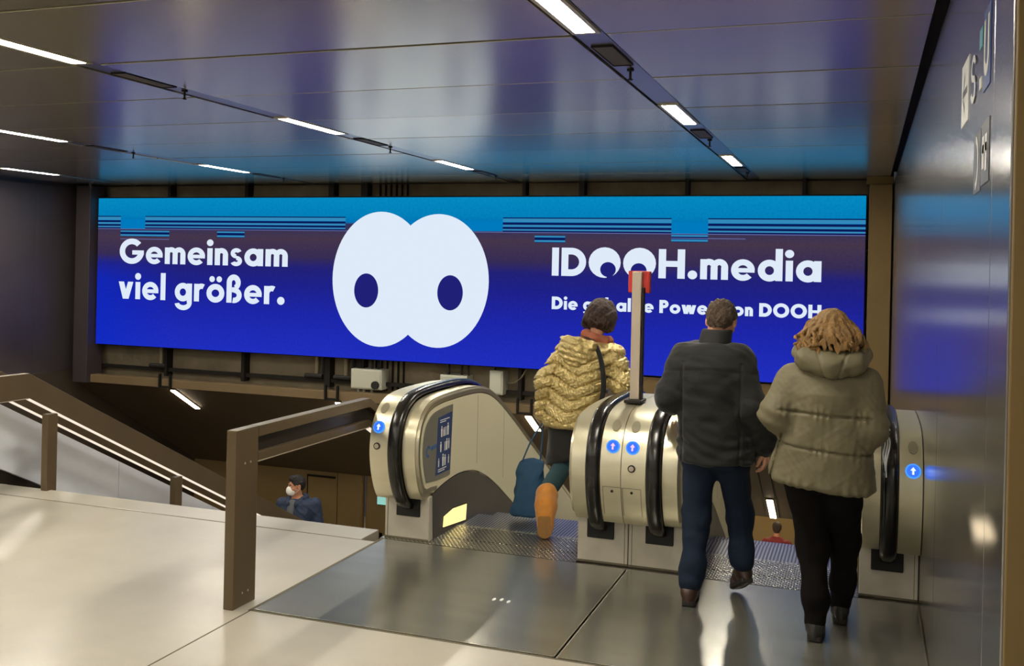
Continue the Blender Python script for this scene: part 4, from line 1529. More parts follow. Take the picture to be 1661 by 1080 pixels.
# ------------------------------------------------------------------ man in the black jacket and jeans
def man_black_jacket():
    t = thing('person', 'man in a black jacket and dark jeans seen from behind, one hand on the handrail', 'person', (-0.76, 5.45, 0.0))
    lo, hi = (-1.30, 5.0, -0.03), (-0.25, 6.2, 1.72)
    sh = [(-0.935, 5.50, 1.335), (-0.625, 5.50, 1.340)]
    La = [sh[0], (-1.005, 5.45, 1.115), (-1.035, 5.70, 1.045), (-1.045, 5.86, 1.035)]
    Ra = [sh[1], (-0.555, 5.45, 1.085), (-0.485, 5.56, 0.905), (-0.487, 5.585, 0.855)]
    Ll = [(-0.84, 5.52, 0.86), (-0.852, 5.53, 0.46), (-0.857, 5.42, 0.105)]
    Rl = [(-0.665, 5.53, 0.86), (-0.632, 5.68, 0.47), (-0.603, 5.59, 0.205)]
    f = Field(lo, hi, 0.0052)
    R = rot(-0.10, 0.42, 0.03)
    hc = (-0.744, 5.585, 1.535)
    f.loft([(0.80, -0.755, 5.525, 0.155, 0.105), (1.0, -0.765, 5.515, 0.145, 0.10), (1.25, -0.778, 5.505, 0.165, 0.11), (1.36, -0.78, 5.505, 0.14, 0.085), (1.41, -0.775, 5.51, 0.08, 0.065)])
    limb(f, La, [0.055, 0.044, 0.032, 0.028])
    limb(f, Ra, [0.055, 0.044, 0.032, 0.028])
    limb(f, Ll, [0.080, 0.052, 0.036])
    limb(f, Rl, [0.080, 0.052, 0.036])
    f.cone((-0.775, 5.515, 1.38), (-0.752, 5.565, 1.50), 0.062, 0.058, 0.03)
    T = head(f, hc, R)
    hand(f, La[-1], (-0.02, 1.0, -0.10), (0, -0.1, -1), 1, 0.42)
    hand(f, Ra[-1], (0.0, 0.16, -1.0), (-1.0, 0.2, 0), -1, 0.40)
    f.cone(Ll[-1], (-0.858, 5.47, 0.04), 0.032, 0.03, 0.02)
    f.cone(Rl[-1], (-0.612, 5.66, 0.10), 0.032, 0.03, 0.02)
    f.build('body', M['skin'], t)
    eyes(T, t)
    # hair: short cap, lower at the back
    f = Field(np.array(hc) - 0.16, np.array(hc) + 0.16, 0.0045)
    f.ell(T(0, -0.016, 0.034), (0.083, 0.100, 0.088), 0, R)
    f.ell(T(0, -0.060, 0.000), (0.066, 0.050, 0.075), 0.03, R)
    f.ell(T(0, 0.085, -0.045), (0.090, 0.080, 0.082), 0, R, cut=True)
    f.ell(T(0, 0.0, -0.115), (0.12, 0.14, 0.062), 0, R, cut=True)
    for sx in (-1, 1):
        f.ell(T(sx * 0.088, 0.002, -0.012), (0.03, 0.028, 0.034), 0, R, cut=True)
    f.warp(wrinkle(3, 130, 0.0035))
    f.build('hair', M['hair_short'], t)
    # jacket
    f = Field((-1.20, 5.2, 0.68), (-0.30, 5.95, 1.52), 0.006)
    f.loft([(0.765, -0.745, 5.52, 0.205, 0.150), (0.86, -0.750, 5.52, 0.204, 0.148), (1.0, -0.762, 5.51, 0.196, 0.145), (1.18, -0.775, 5.50, 0.198, 0.150), (1.30, -0.782, 5.50, 0.196, 0.142),
            (1.365, -0.782, 5.50, 0.172, 0.120), (1.42, -0.778, 5.505, 0.112, 0.090)], 0.03, 2.5, 0.03)
    limb(f, [sh[0], La[1], La[2], (-1.043, 5.83, 1.04)], [0.082, 0.070, 0.058, 0.050], 0.05)
    limb(f, [sh[1], Ra[1], Ra[2], Ra[3]], [0.082, 0.070, 0.058, 0.054], 0.05)
    w1, w2 = wrinkle(5, 26, 0.0042, (1, 1, 1.6)), wrinkle(6, 60, 0.0016, (0.5, 0.5, 1.5))

    def jw(x, y, z):
        fold = 0.0035 * np.sin(z * 95 + 9 * np.sin(x * 7)) * np.exp(-((z - 0.86) / 0.10) ** 2)
        seam = 0.006 * np.exp(-((np.abs(x + 0.765) - 0.155) / 0.006) ** 2) * (z < 1.32) * (y < 5.5)
        yoke = 0.0025 * np.exp(-((z - 1.285 + 0.1 * np.abs(x + 0.77)) / 0.007) ** 2)
        return w1(x, y, z) + w2(x, y, z) + fold + seam + yoke
    f.warp(jw)
    f.build('jacket', M['black_jacket'], t)
    f = Field((-0.95, 5.35, 1.36), (-0.60, 5.75, 1.52), 0.0045)
    f.loft([(1.375, -0.775, 5.515, 0.096, 0.092), (1.43, -0.768, 5.525, 0.088, 0.086), (1.492, -0.760, 5.548, 0.084, 0.084)], 0.0, 2.0, -0.05, 0.01)
    f.loft([(1.45, -0.765, 5.535, 0.070, 0.070), (1.56, -0.755, 5.555, 0.070, 0.070)], 0)if False else None
    f.ell((-0.756, 5.558, 1.52), (0.072, 0.072, 0.045), 0, None, cut=True)
    f.build('collar', M['collar'], t)
    # jeans
    f = Field((-1.0, 5.25, 0.05), (-0.45, 5.9, 0.95), 0.006)
    f.loft([(0.74, -0.752, 5.525, 0.165, 0.118), (0.90, -0.755, 5.525, 0.165, 0.115)], 0.03)
    limb(f, [(-0.838, 5.525, 0.80), (-0.850, 5.53, 0.46), (-0.852, 5.45, 0.20), (-0.857, 5.43, 0.115)], [0.096, 0.071, 0.062, 0.062], 0.05)
    limb(f, [(-0.668, 5.535, 0.80), (-0.632, 5.68, 0.47), (-0.610, 5.62, 0.27), (-0.604, 5.60, 0.215)], [0.096, 0.071, 0.062, 0.062], 0.05)
    w3 = wrinkle(8, 34, 0.0035, (0.7, 0.7, 1.8))
    f.warp(lambda x, y, z: w3(x, y, z) * (0.6 + 1.2 * np.exp(-((z - 0.42) / 0.1) ** 2) + 1.2 * np.exp(-((z - 0.14) / 0.07) ** 2)))
    f.build('trousers', M['jeans'], t)
    for he, to, an in (((-0.858, 5.375, 0.022), (-0.872, 5.60, 0.020), (-0.857, 5.42, 0.10)),
                       ((-0.575, 5.575, 0.120), (-0.655, 5.735, 0.028), (-0.604, 5.61, 0.20))):
        f = Field(np.minimum(he, to) - 0.12, np.maximum(he, to) + 0.16, 0.005)
        A = shoe(f, he, to, ank=an)
        f.build('shoe', M['shoe_brown'], t)
        sole_mesh('shoe_sole', he, to, M['sole'], t)
    return t


man_black_jacket()


# ------------------------------------------------------------------ woman in the olive puffer coat
def woman_olive_coat():
    t = thing('person', 'woman with wavy ginger hair in an olive hooded puffer coat and black trousers', 'person', (-0.17, 5.2, 0.0))
    sh = [(-0.325, 5.20, 1.27), (0.015, 5.20, 1.27)]
    La = [sh[0], (-0.398, 5.14, 1.10), (-0.345, 5.40, 1.02), (-0.28, 5.47, 1.03)]
    Ra = [sh[1], (0.045, 5.17, 1.06), (0.02, 5.42, 0.99), (-0.03, 5.49, 1.01)]
    Ll = [(-0.255, 5.21, 0.82), (-0.215, 5.24, 0.44), (-0.197, 5.14, 0.09)]
    Rl = [(-0.085, 5.22, 0.82), (-0.070, 5.38, 0.45), (-0.082, 5.45, 0.10)]
    hc = (-0.150, 5.285, 1.505)
    R = rot(-0.05, 0.45, 0.0)
    f = Field((-0.55, 4.95, -0.02), (0.20, 5.75, 1.70), 0.0052)
    f.loft([(0.76, -0.165, 5.215, 0.16, 0.11), (1.0, -0.162, 5.21, 0.13, 0.10), (1.2, -0.158, 5.20, 0.15, 0.11), (1.29, -0.155, 5.205, 0.13, 0.085), (1.34, -0.153, 5.21, 0.07, 0.06)])
    limb(f, La, [0.05, 0.042, 0.030, 0.026])
    limb(f, Ra, [0.05, 0.042, 0.030, 0.026])
    limb(f, Ll, [0.082, 0.052, 0.034])
    limb(f, Rl, [0.082, 0.052, 0.034])
    f.cone((-0.153, 5.21, 1.32), (-0.151, 5.26, 1.46), 0.052, 0.050, 0.03)
    T = head(f, hc, R, 0.96)
    hand(f, La[-1], (1.0, 0.35, 0.0), (0, -1, -0.2), 1, 0.5, 0.92)
    hand(f, Ra[-1], (-1.0, 0.35, 0.0), (0, -1, -0.2), -1, 0.5, 0.92)
    f.cone(Ll[-1], (-0.196, 5.20, 0.04), 0.030, 0.028, 0.02)
    f.cone(Rl[-1], (-0.084, 5.52, 0.04), 0.030, 0.028, 0.02)
    f.build('body', M['skin'], t)
    eyes(T, t)
    # wavy hair to the shoulders
    f = Field((-0.36, 5.05, 1.36), (0.07, 5.45, 1.68), 0.0045)
    f.ell(T(0, -0.016, 0.040), (0.090, 0.104, 0.088), 0, R)
    f.ell(T(0, -0.055, -0.02), (0.092, 0.062, 0.10), 0.03, R)
    rng = random.Random(11)
    for k in range(150):
        an = math.radians(rng.uniform(150, 390))             # round the back and the sides
        x0, y0 = math.cos(an), math.sin(an)
        top = np.array(T(x0 * 0.075, y0 * 0.085 - 0.015, rng.uniform(0.02, 0.085)))
        spread = rng.uniform(0.125, 0.170)
        back = max(0.0, -y0)
        end = np.array([hc[0] + x0 * spread, hc[1] - 0.06 - 0.08 * back + y0 * spread * 0.72, rng.uniform(1.375, 1.46) + 0.035 * back])
        ph, am = rng.uniform(0, 6.3), rng.uniform(0.010, 0.020)
        P = []
        for q in range(9):
            s = q / 8
            m = top * (1 - s) + end * s
            m[:2] += np.array([x0, y0 * 0.8]) * 0.022 * math.sin(s * PI)
            m[0] += am * math.sin(ph + s * 9) * s
            m[2] += am * 0.5 * math.cos(ph + s * 9) * s
            P.append(m)
        f.chain(P, [0.010, 0.011, 0.011, 0.011, 0.0105, 0.010, 0.009, 0.0075, 0.005], 0.006)
    f.ell((-0.148, 5.215, 1.425), (0.120, 0.060, 0.075), 0.03)
    f.ell(T(0, 0.115, -0.035), (0.066, 0.075, 0.085), 0, R, cut=True)
    f.warp(wrinkle(21, 120, 0.002, (1.5, 1.5, 0.4)))
    f.build('hair', M['hair_ginger'], t)
    # coat
    f = Field((-0.60, 4.95, 0.66), (0.22, 5.60, 1.42), 0.006)
    f.loft([(0.745, -0.192, 5.215, 0.262, 0.185), (0.83, -0.188, 5.215, 0.252, 0.180), (0.95, -0.172, 5.21, 0.235, 0.172), (1.10, -0.162, 5.205, 0.205, 0.160), (1.22, -0.158, 5.20, 0.200, 0.158),
            (1.30, -0.157, 5.20, 0.178, 0.132), (1.355, -0.155, 5.205, 0.115, 0.095)], 0.03, 2.3, -0.10, 0.03)
    limb(f, [sh[0], La[1], La[2], (-0.305, 5.45, 1.025)], [0.088, 0.080, 0.064, 0.050], 0.05)
    limb(f, [sh[1], Ra[1], Ra[2], (-0.005, 5.47, 1.0)], [0.088, 0.078, 0.064, 0.050], 0.05)
    w1, w2 = wrinkle(31, 18, 0.0035), wrinkle(32, 75, 0.0010, (1.6, 1, 0.7))

    def cw(x, y, z):
        body = np.clip((0.235 - np.abs(x + 0.17)) / 0.03, 0, 1) * (y < 5.26)
        g, pk = 0, 0
        for zc, sl in ((1.122, -0.05), (0.945, -0.085)):
            dz = z - (zc + sl * (x + 0.17))
            g = g + 0.012 * np.exp(-(dz / 0.0065) ** 2)
            pk = pk + 0.0032 * np.sin(x * 120 + 4 * np.sin(x * 33)) * np.exp(-(dz / 0.03) ** 2)
        hem = 0.004 * np.sin(x * 95 + 3 * np.sin(x * 21)) * np.exp(-((z - 0.77 + 0.1 * (x + 0.19)) / 0.025) ** 2)
        arm = 0.006 * np.sin(z * 80 + x * 40) * np.clip((np.abs(x + 0.16) - 0.17) / 0.04, 0, 1) * np.exp(-((z - 1.09) / 0.06) ** 2)
        edge = 0.010 * np.exp(-((x + 0.385 - 0.25 * (z - 0.95)) / 0.006) ** 2) * (z < 1.02) * (y < 5.3)
        return w1(x, y, z) + w2(x, y, z) + body * (g + pk) + hem + arm + edge
    f.warp(cw, 0.05)
    f.build('coat', M['olive'], t)
    # hood lying on the back, under the hair
    f = Field((-0.38, 4.98, 1.27), (0.10, 5.42, 1.50), 0.005)
    f.ell((-0.145, 5.110, 1.388), (0.158, 0.088, 0.058), 0, rot(0, -0.35, 0.06))
    f.chain([(-0.300, 5.20, 1.405), (-0.255, 5.10, 1.385), (-0.145, 5.065, 1.352), (-0.035, 5.10, 1.375), (0.010, 5.20, 1.400)], [0.034, 0.044, 0.046, 0.044, 0.034], 0.04)
    f.chain([(-0.300, 5.20, 1.425), (-0.245, 5.30, 1.40), (-0.17, 5.34, 1.35)], [0.034, 0.03, 0.026], 0.03)
    f.chain([(0.010, 5.20, 1.420), (-0.05, 5.30, 1.40), (-0.12, 5.34, 1.35)], [0.034, 0.03, 0.026], 0.03)
    w3 = wrinkle(37, 55, 0.003)
    f.warp(lambda x, y, z: w3(x, y, z) + 0.006 * np.exp(-((x + 0.20 + 0.3 * (z - 1.4)) / 0.007) ** 2) + 0.006 * np.exp(-((x + 0.08 - 0.3 * (z - 1.4)) / 0.007) ** 2))
    f.build('hood', M['olive'], t)
    # trousers
    f = Field((-0.45, 4.95, 0.04), (0.10, 5.65, 0.92), 0.006)
    f.loft([(0.74, -0.17, 5.215, 0.175, 0.125), (0.88, -0.165, 5.215, 0.16, 0.12)], 0.03)
    limb(f, [(-0.256, 5.21, 0.76), (-0.217, 5.24, 0.44), (-0.197, 5.16, 0.20), (-0.195, 5.14, 0.10)], [0.105, 0.074, 0.058, 0.053], 0.05)
    limb(f, [(-0.085, 5.22, 0.76), (-0.070, 5.38, 0.45), (-0.074, 5.42, 0.22), (-0.082, 5.445, 0.105)], [0.105, 0.074, 0.058, 0.052], 0.05)
    w4 = wrinkle(41, 30, 0.0032, (0.8, 0.8, 1.5))
    f.warp(w4)
    f.build('trousers', M['black_trousers'], t)
    for he, to, an in (((-0.195, 5.105, 0.022), (-0.190, 5.315, 0.02), (-0.196, 5.14, 0.10)), ((-0.083, 5.415, 0.022), (-0.090, 5.625, 0.02), (-0.082, 5.44, 0.10))):
        f = Field(np.minimum(he, to) - 0.12, np.maximum(he, to) + 0.16, 0.005)
        shoe(f, he, to, ank=an)
        f.build('shoe', M['shoe_black'], t)
        sole_mesh('shoe_sole', he, to, M['sole'], t)
    return t


woman_olive_coat()
b = MB()
for k, dx in enumerate((0.0, 0.012, 0.022)):
    b.tube(catmull([(0.108 + dx * 0.6, 5.22 + 0.004 * k, 1.045 - 0.01 * k), (0.112 + dx, 5.20, 0.99), (0.104 + dx * 0.7, 5.19, 0.93 - 0.02 * k), (0.112 + dx * 0.4, 5.20, 0.88 - 0.03 * k)], 6), 0.0038, 6)
b.tube([(0.100, 5.22, 1.045), (0.135, 5.22, 1.052)], 0.006, 6)
tag(b.build('cord_loop', M['cord'], smooth=True), 'white cord loops hanging at the right side of the olive coat', 'cord')


# ------------------------------------------------------------------ woman in the gold jacket on the left escalator
def woman_gold_jacket():
    t = thing('person', 'woman in a shiny gold quilted jacket and tan boots stepping onto the left escalator', 'person', (-1.92, 6.85, 0.0))
    sh = [(-1.985, 6.86, 1.235), (-1.665, 6.86, 1.205)]
    La = [sh[0], (-2.135, 6.80, 1.00), (-2.165, 6.86, 0.80), (-2.170, 6.87, 0.755)]
    Ra = [sh[1], (-1.585, 6.83, 1.01), (-1.560, 7.02, 0.985), (-1.553, 7.06, 0.99)]
    Ll = [(-1.995, 6.88, 0.74), (-2.01, 6.92, 0.42), (-2.035, 6.54, 0.235)]
    Rl = [(-1.865, 6.88, 0.74), (-1.885, 7.05, 0.42), (-1.885, 7.02, 0.10)]
    hc = (-1.772, 6.945, 1.475)
    R = rot(-0.30, 0.42, 0.10)
    f = Field((-2.30, 6.4, -0.06), (-1.40, 7.35, 1.66), 0.0052)
    f.loft([(0.68, -1.935, 6.88, 0.15, 0.105), (0.9, -1.91, 6.87, 0.13, 0.10), (1.1, -1.86, 6.86, 0.145, 0.105), (1.22, -1.835, 6.86, 0.125, 0.085), (1.28, -1.825, 6.865, 0.07, 0.06)])
    limb(f, La, [0.048, 0.040, 0.030, 0.026])
    limb(f, Ra, [0.048, 0.040, 0.030, 0.026])
    limb(f, Ll, [0.078, 0.050, 0.036])
    limb(f, Rl, [0.078, 0.050, 0.036])
    f.cone((-1.82, 6.865, 1.26), (-1.783, 6.92, 1.43), 0.050, 0.048, 0.03)
    T = head(f, hc, R, 0.95)
    hand(f, La[-1], (0.05, 0.05, -1.0), (1, 0, 0), -1, 0.75, 0.92)
    hand(f, Ra[-1], (0.03, 1.0, -0.02), (0, 0, -1), -1, 0.35, 0.92)
    f.cone(Ll[-1], (-1.998, 6.40, 0.10), 0.032, 0.030, 0.02)
    f.cone(Rl[-1], (-1.885, 7.08, 0.04), 0.032, 0.030, 0.02)
    f.build('body', M['skin2'], t)
    eyes(T, t)
    # hair: dark bob
    f = Field((-1.98, 6.72, 1.30), (-1.56, 7.12, 1.66), 0.0045)
    f.ell(T(0, -0.016, 0.036), (0.098, 0.108, 0.090), 0, R)
    f.ell(T(0, -0.045, -0.035), (0.098, 0.070, 0.082), 0.03, R)
    for sx in (-1, 1):
        f.ell(T(sx * 0.078, 0.005, -0.035), (0.040, 0.062, 0.085), 0.03, R)
    rng = random.Random(5)
    for k in range(60):
        an = math.radians(rng.uniform(165, 375))
        x0, y0 = math.cos(an), math.sin(an)
        P = [T(x0 * 0.05, y0 * 0.06 - 0.015, 0.10), T(x0 * 0.10, y0 * 0.105 - 0.015, 0.035), T(x0 * 0.118, y0 * 0.115 - 0.012, -0.035), T(x0 * rng.uniform(0.09, 0.125), y0 * 0.11 - 0.012, rng.uniform(-0.115, -0.075))]
        f.chain(catmull(P, 3), [0.012 - 0.0007 * q for q in range(10)], 0.010)
    f.ell(T(0, 0.115, -0.035), (0.062, 0.078, 0.080), 0, R, cut=True)
    f.warp(wrinkle(61, 90, 0.004))
    f.build('hair', M['hair_dark'], t)
    # scarf showing above the collar
    f = Field((-1.98, 6.70, 1.26), (-1.62, 7.08, 1.44), 0.005)
    f.chain([(-1.885, 6.90, 1.335), (-1.855, 6.82, 1.345), (-1.79, 6.805, 1.325), (-1.725, 6.85, 1.305), (-1.715, 6.94, 1.300)], [0.030, 0.034, 0.034, 0.032, 0.028], 0.02)
    f.chain([(-1.885, 6.90, 1.335), (-1.85, 6.98, 1.32), (-1.78, 7.0, 1.30), (-1.715, 6.94, 1.30)], [0.028] * 4, 0.02)
    f.warp(wrinkle(63, 70, 0.003))
    f.build('scarf', M['scarf'], t)
    # jacket with chevron quilting
    f = Field((-2.32, 6.55, 0.60), (-1.42, 7.18, 1.40), 0.0055)
    f.loft([(0.672, -1.975, 6.875, 0.205, 0.165), (0.76, -1.965, 6.875, 0.205, 0.165), (0.9, -1.925, 6.87, 0.205, 0.165), (1.05, -1.880, 6.86, 0.200, 0.165), (1.17, -1.850, 6.86, 0.195, 0.155),
            (1.245, -1.838, 6.86, 0.165, 0.128), (1.305, -1.830, 6.865, 0.112, 0.09)], 0.03, 2.4, 0.0, 0.03)
    limb(f, [sh[0], La[1], La[2], (-2.168, 6.865, 0.775)], [0.086, 0.076, 0.062, 0.052], 0.05)
    limb(f, [sh[1], Ra[1], Ra[2], (-1.556, 7.04, 0.988)], [0.086, 0.078, 0.064, 0.052], 0.05)
    w1, w2 = wrinkle(51, 120, 0.0028, (1, 1, 0.6)), wrinkle(52, 30, 0.002)

    def gw(x, y, z):
        cx = -1.85 - 0.28 * np.clip(1.15 - z, 0, 0.5)
        u = x - cx
        ph = (z - 0.46 * np.minimum(np.abs(u), 0.20) + 0.40 * np.maximum(np.abs(u) - 0.20, 0)) / 0.088
        fr = np.abs(np.sin(PI * ph))
        groove = 0.015 * np.exp(-(fr / 0.20) ** 2) - 0.006 * fr
        pk = 0.0050 * np.sin(u * 210 + 5 * np.sin(z * 60 + u * 30)) * (0.35 + np.exp(-(fr / 0.45) ** 2))
        hem = np.clip((z - 0.70) / 0.03, 0, 1)
        top = np.clip((1.27 - z) / 0.03, 0, 1)
        side = 0.010 * np.exp(-((np.abs(u) - 0.185) / 0.008) ** 2) * (y < 6.86)
        return (groove + pk) * hem * top + side + w1(x, y, z) + w2(x, y, z)
    f.warp(gw, 0.05)
    f.build('jacket', M['gold'], t)
    # hood hanging on the back
    f = Field((-2.10, 6.60, 1.08), (-1.62, 7.0, 1.40), 0.005)
    f.ell((-1.895, 6.715, 1.225), (0.128, 0.052, 0.088), 0, rot(0, -0.12, 0.10))
    f.ell((-1.895, 6.730, 1.165), (0.075, 0.045, 0.060), 0.04)
    f.chain([(-2.015, 6.80, 1.305), (-1.975, 6.73, 1.30), (-1.88, 6.71, 1.300), (-1.785, 6.73, 1.275), (-1.75, 6.80, 1.25)], [0.026, 0.030, 0.030, 0.028, 0.024], 0.03)
    w5 = wrinkle(57, 70, 0.0035)
    f.warp(lambda x, y, z: w5(x, y, z) + 0.010 * np.exp(-((x + 1.815 + 0.35 * (z - 1.2)) / 0.006) ** 2) + 0.004 * np.sin(z * 160 + x * 40))
    f.build('hood', M['gold'], t)
    # black strap of a shoulder bag across the back
    b = MB()
    P = catmull([(-1.90, 6.82, 1.345), (-1.80, 6.755, 1.315), (-1.735, 6.725, 1.23), (-1.700, 6.700, 1.12), (-1.690, 6.700, 1.0), (-1.705, 6.715, 0.9)], 6)
    vs, fs = [], []
    for q in P:
        vs += [(q[0] - 0.016, q[1] - 0.006, q[2]), (q[0] + 0.016, q[1] + 0.002, q[2]), (q[0] + 0.016, q[1] + 0.012, q[2]), (q[0] - 0.016, q[1] + 0.006, q[2])]
    for i in range(len(P) - 1):
        for k in range(4):
            fs.append((i * 4 + k, i * 4 + (k + 1) % 4, i * 4 + 4 + (k + 1) % 4, i * 4 + 4 + k))
    b.add(vs, fs)
    b.build('shoulder_strap', M['black_cloth'], t, smooth=True)
    # long dark top under the jacket, teal trousers, boots
    f = Field((-2.25, 6.55, 0.30), (-1.65, 7.25, 0.80), 0.006)
    f.loft([(0.44, -1.980, 6.90, 0.165, 0.140), (0.58, -1.975, 6.90, 0.172, 0.140), (0.74, -1.965, 6.885, 0.175, 0.140)], 0.03, 2.4, 0.35, 0.02)
    f.warp(wrinkle(65, 26, 0.005))
    f.build('skirt', M['black_cloth'], t)
    f = Field((-2.25, 6.45, 0.02), (-1.65, 7.3, 0.72), 0.006)
    limb(f, [(-1.995, 6.90, 0.66), (-2.01, 6.92, 0.42), (-2.038, 6.58, 0.265)], [0.092, 0.072, 0.060], 0.04)
    limb(f, [(-1.865, 6.90, 0.66), (-1.885, 7.05, 0.40), (-1.885, 7.02, 0.14)], [0.092, 0.072, 0.056], 0.04)
    f.warp(wrinkle(66, 34, 0.003))
    f.build('trousers', M['teal_leg'], t)
    # rear boot: heel up, standing on its toe
    f = Field((-2.22, 6.22, -0.03), (-1.85, 6.72, 0.34), 0.005)
    f.chain([(-2.040, 6.56, 0.245), (-2.018, 6.475, 0.185), (-2.002, 6.42, 0.130)], [0.078, 0.076, 0.060], 0.02)
    f.chain([(-2.002, 6.42, 0.130), (-1.992, 6.39, 0.080), (-1.988, 6.38, 0.050)], [0.058, 0.052, 0.045], 0.03)
    f.warp(wrinkle(67, 50, 0.002))
    f.build('boot', M['boot_tan'], t)
    sole_mesh('boot_sole', (-1.984, 6.335, 0.140), (-1.972, 6.313, 0.016), M['boot_sole'], t, 0.050)
    # front boot flat on the step
    f = Field((-2.05, 6.86, -0.04), (-1.72, 7.32, 0.32), 0.005)
    f.chain([(-1.885, 7.02, 0.235), (-1.885, 7.015, 0.09)], [0.066, 0.056], 0.02)
    shoe(f, (-1.885, 6.985, 0.022), (-1.880, 7.20, 0.022))
    f.warp(wrinkle(68, 50, 0.002))
    f.build('boot', M['boot_tan'], t)
    sole_mesh('boot_sole', (-1.885, 6.985, 0.012), (-1.880, 7.20, 0.012), M['boot_sole'], t, 0.046)
    return t


woman_gold_jacket()
# teal bag hanging from her left hand
t = thing('tote_bag', 'dark teal soft bag hanging from the hand of the woman in gold', 'bag', (-2.245, 6.78, 0.03))
f = Field((-2.45, 6.62, -0.02), (-2.05, 6.95, 0.50), 0.005)
f.loft([(0.020, -2.265, 6.78, 0.104, 0.064), (0.10, -2.258, 6.78, 0.106, 0.070), (0.25, -2.240, 6.78, 0.100, 0.064), (0.38, -2.225, 6.78, 0.092, 0.052), (0.435, -2.215, 6.78, 0.080, 0.038)], 0, 3.2, 0.0, 0.03)
w = wrinkle(71, 36, 0.006)
f.warp(w)
f.build('bag_body', M['bag_teal'], t)
for xa, xb, y in ((-2.285, -2.172, 6.74), (-2.175, -2.160, 6.82)):
    b = MB()
    b.tube(catmull([(xa, y, 0.42), ((xa + xb) / 2 - 0.004, y + 0.02, 0.56), (xb, 6.83, 0.69)], 6), 0.006, 6)
    b.build('strap', M['bag_teal'], t, smooth=True)


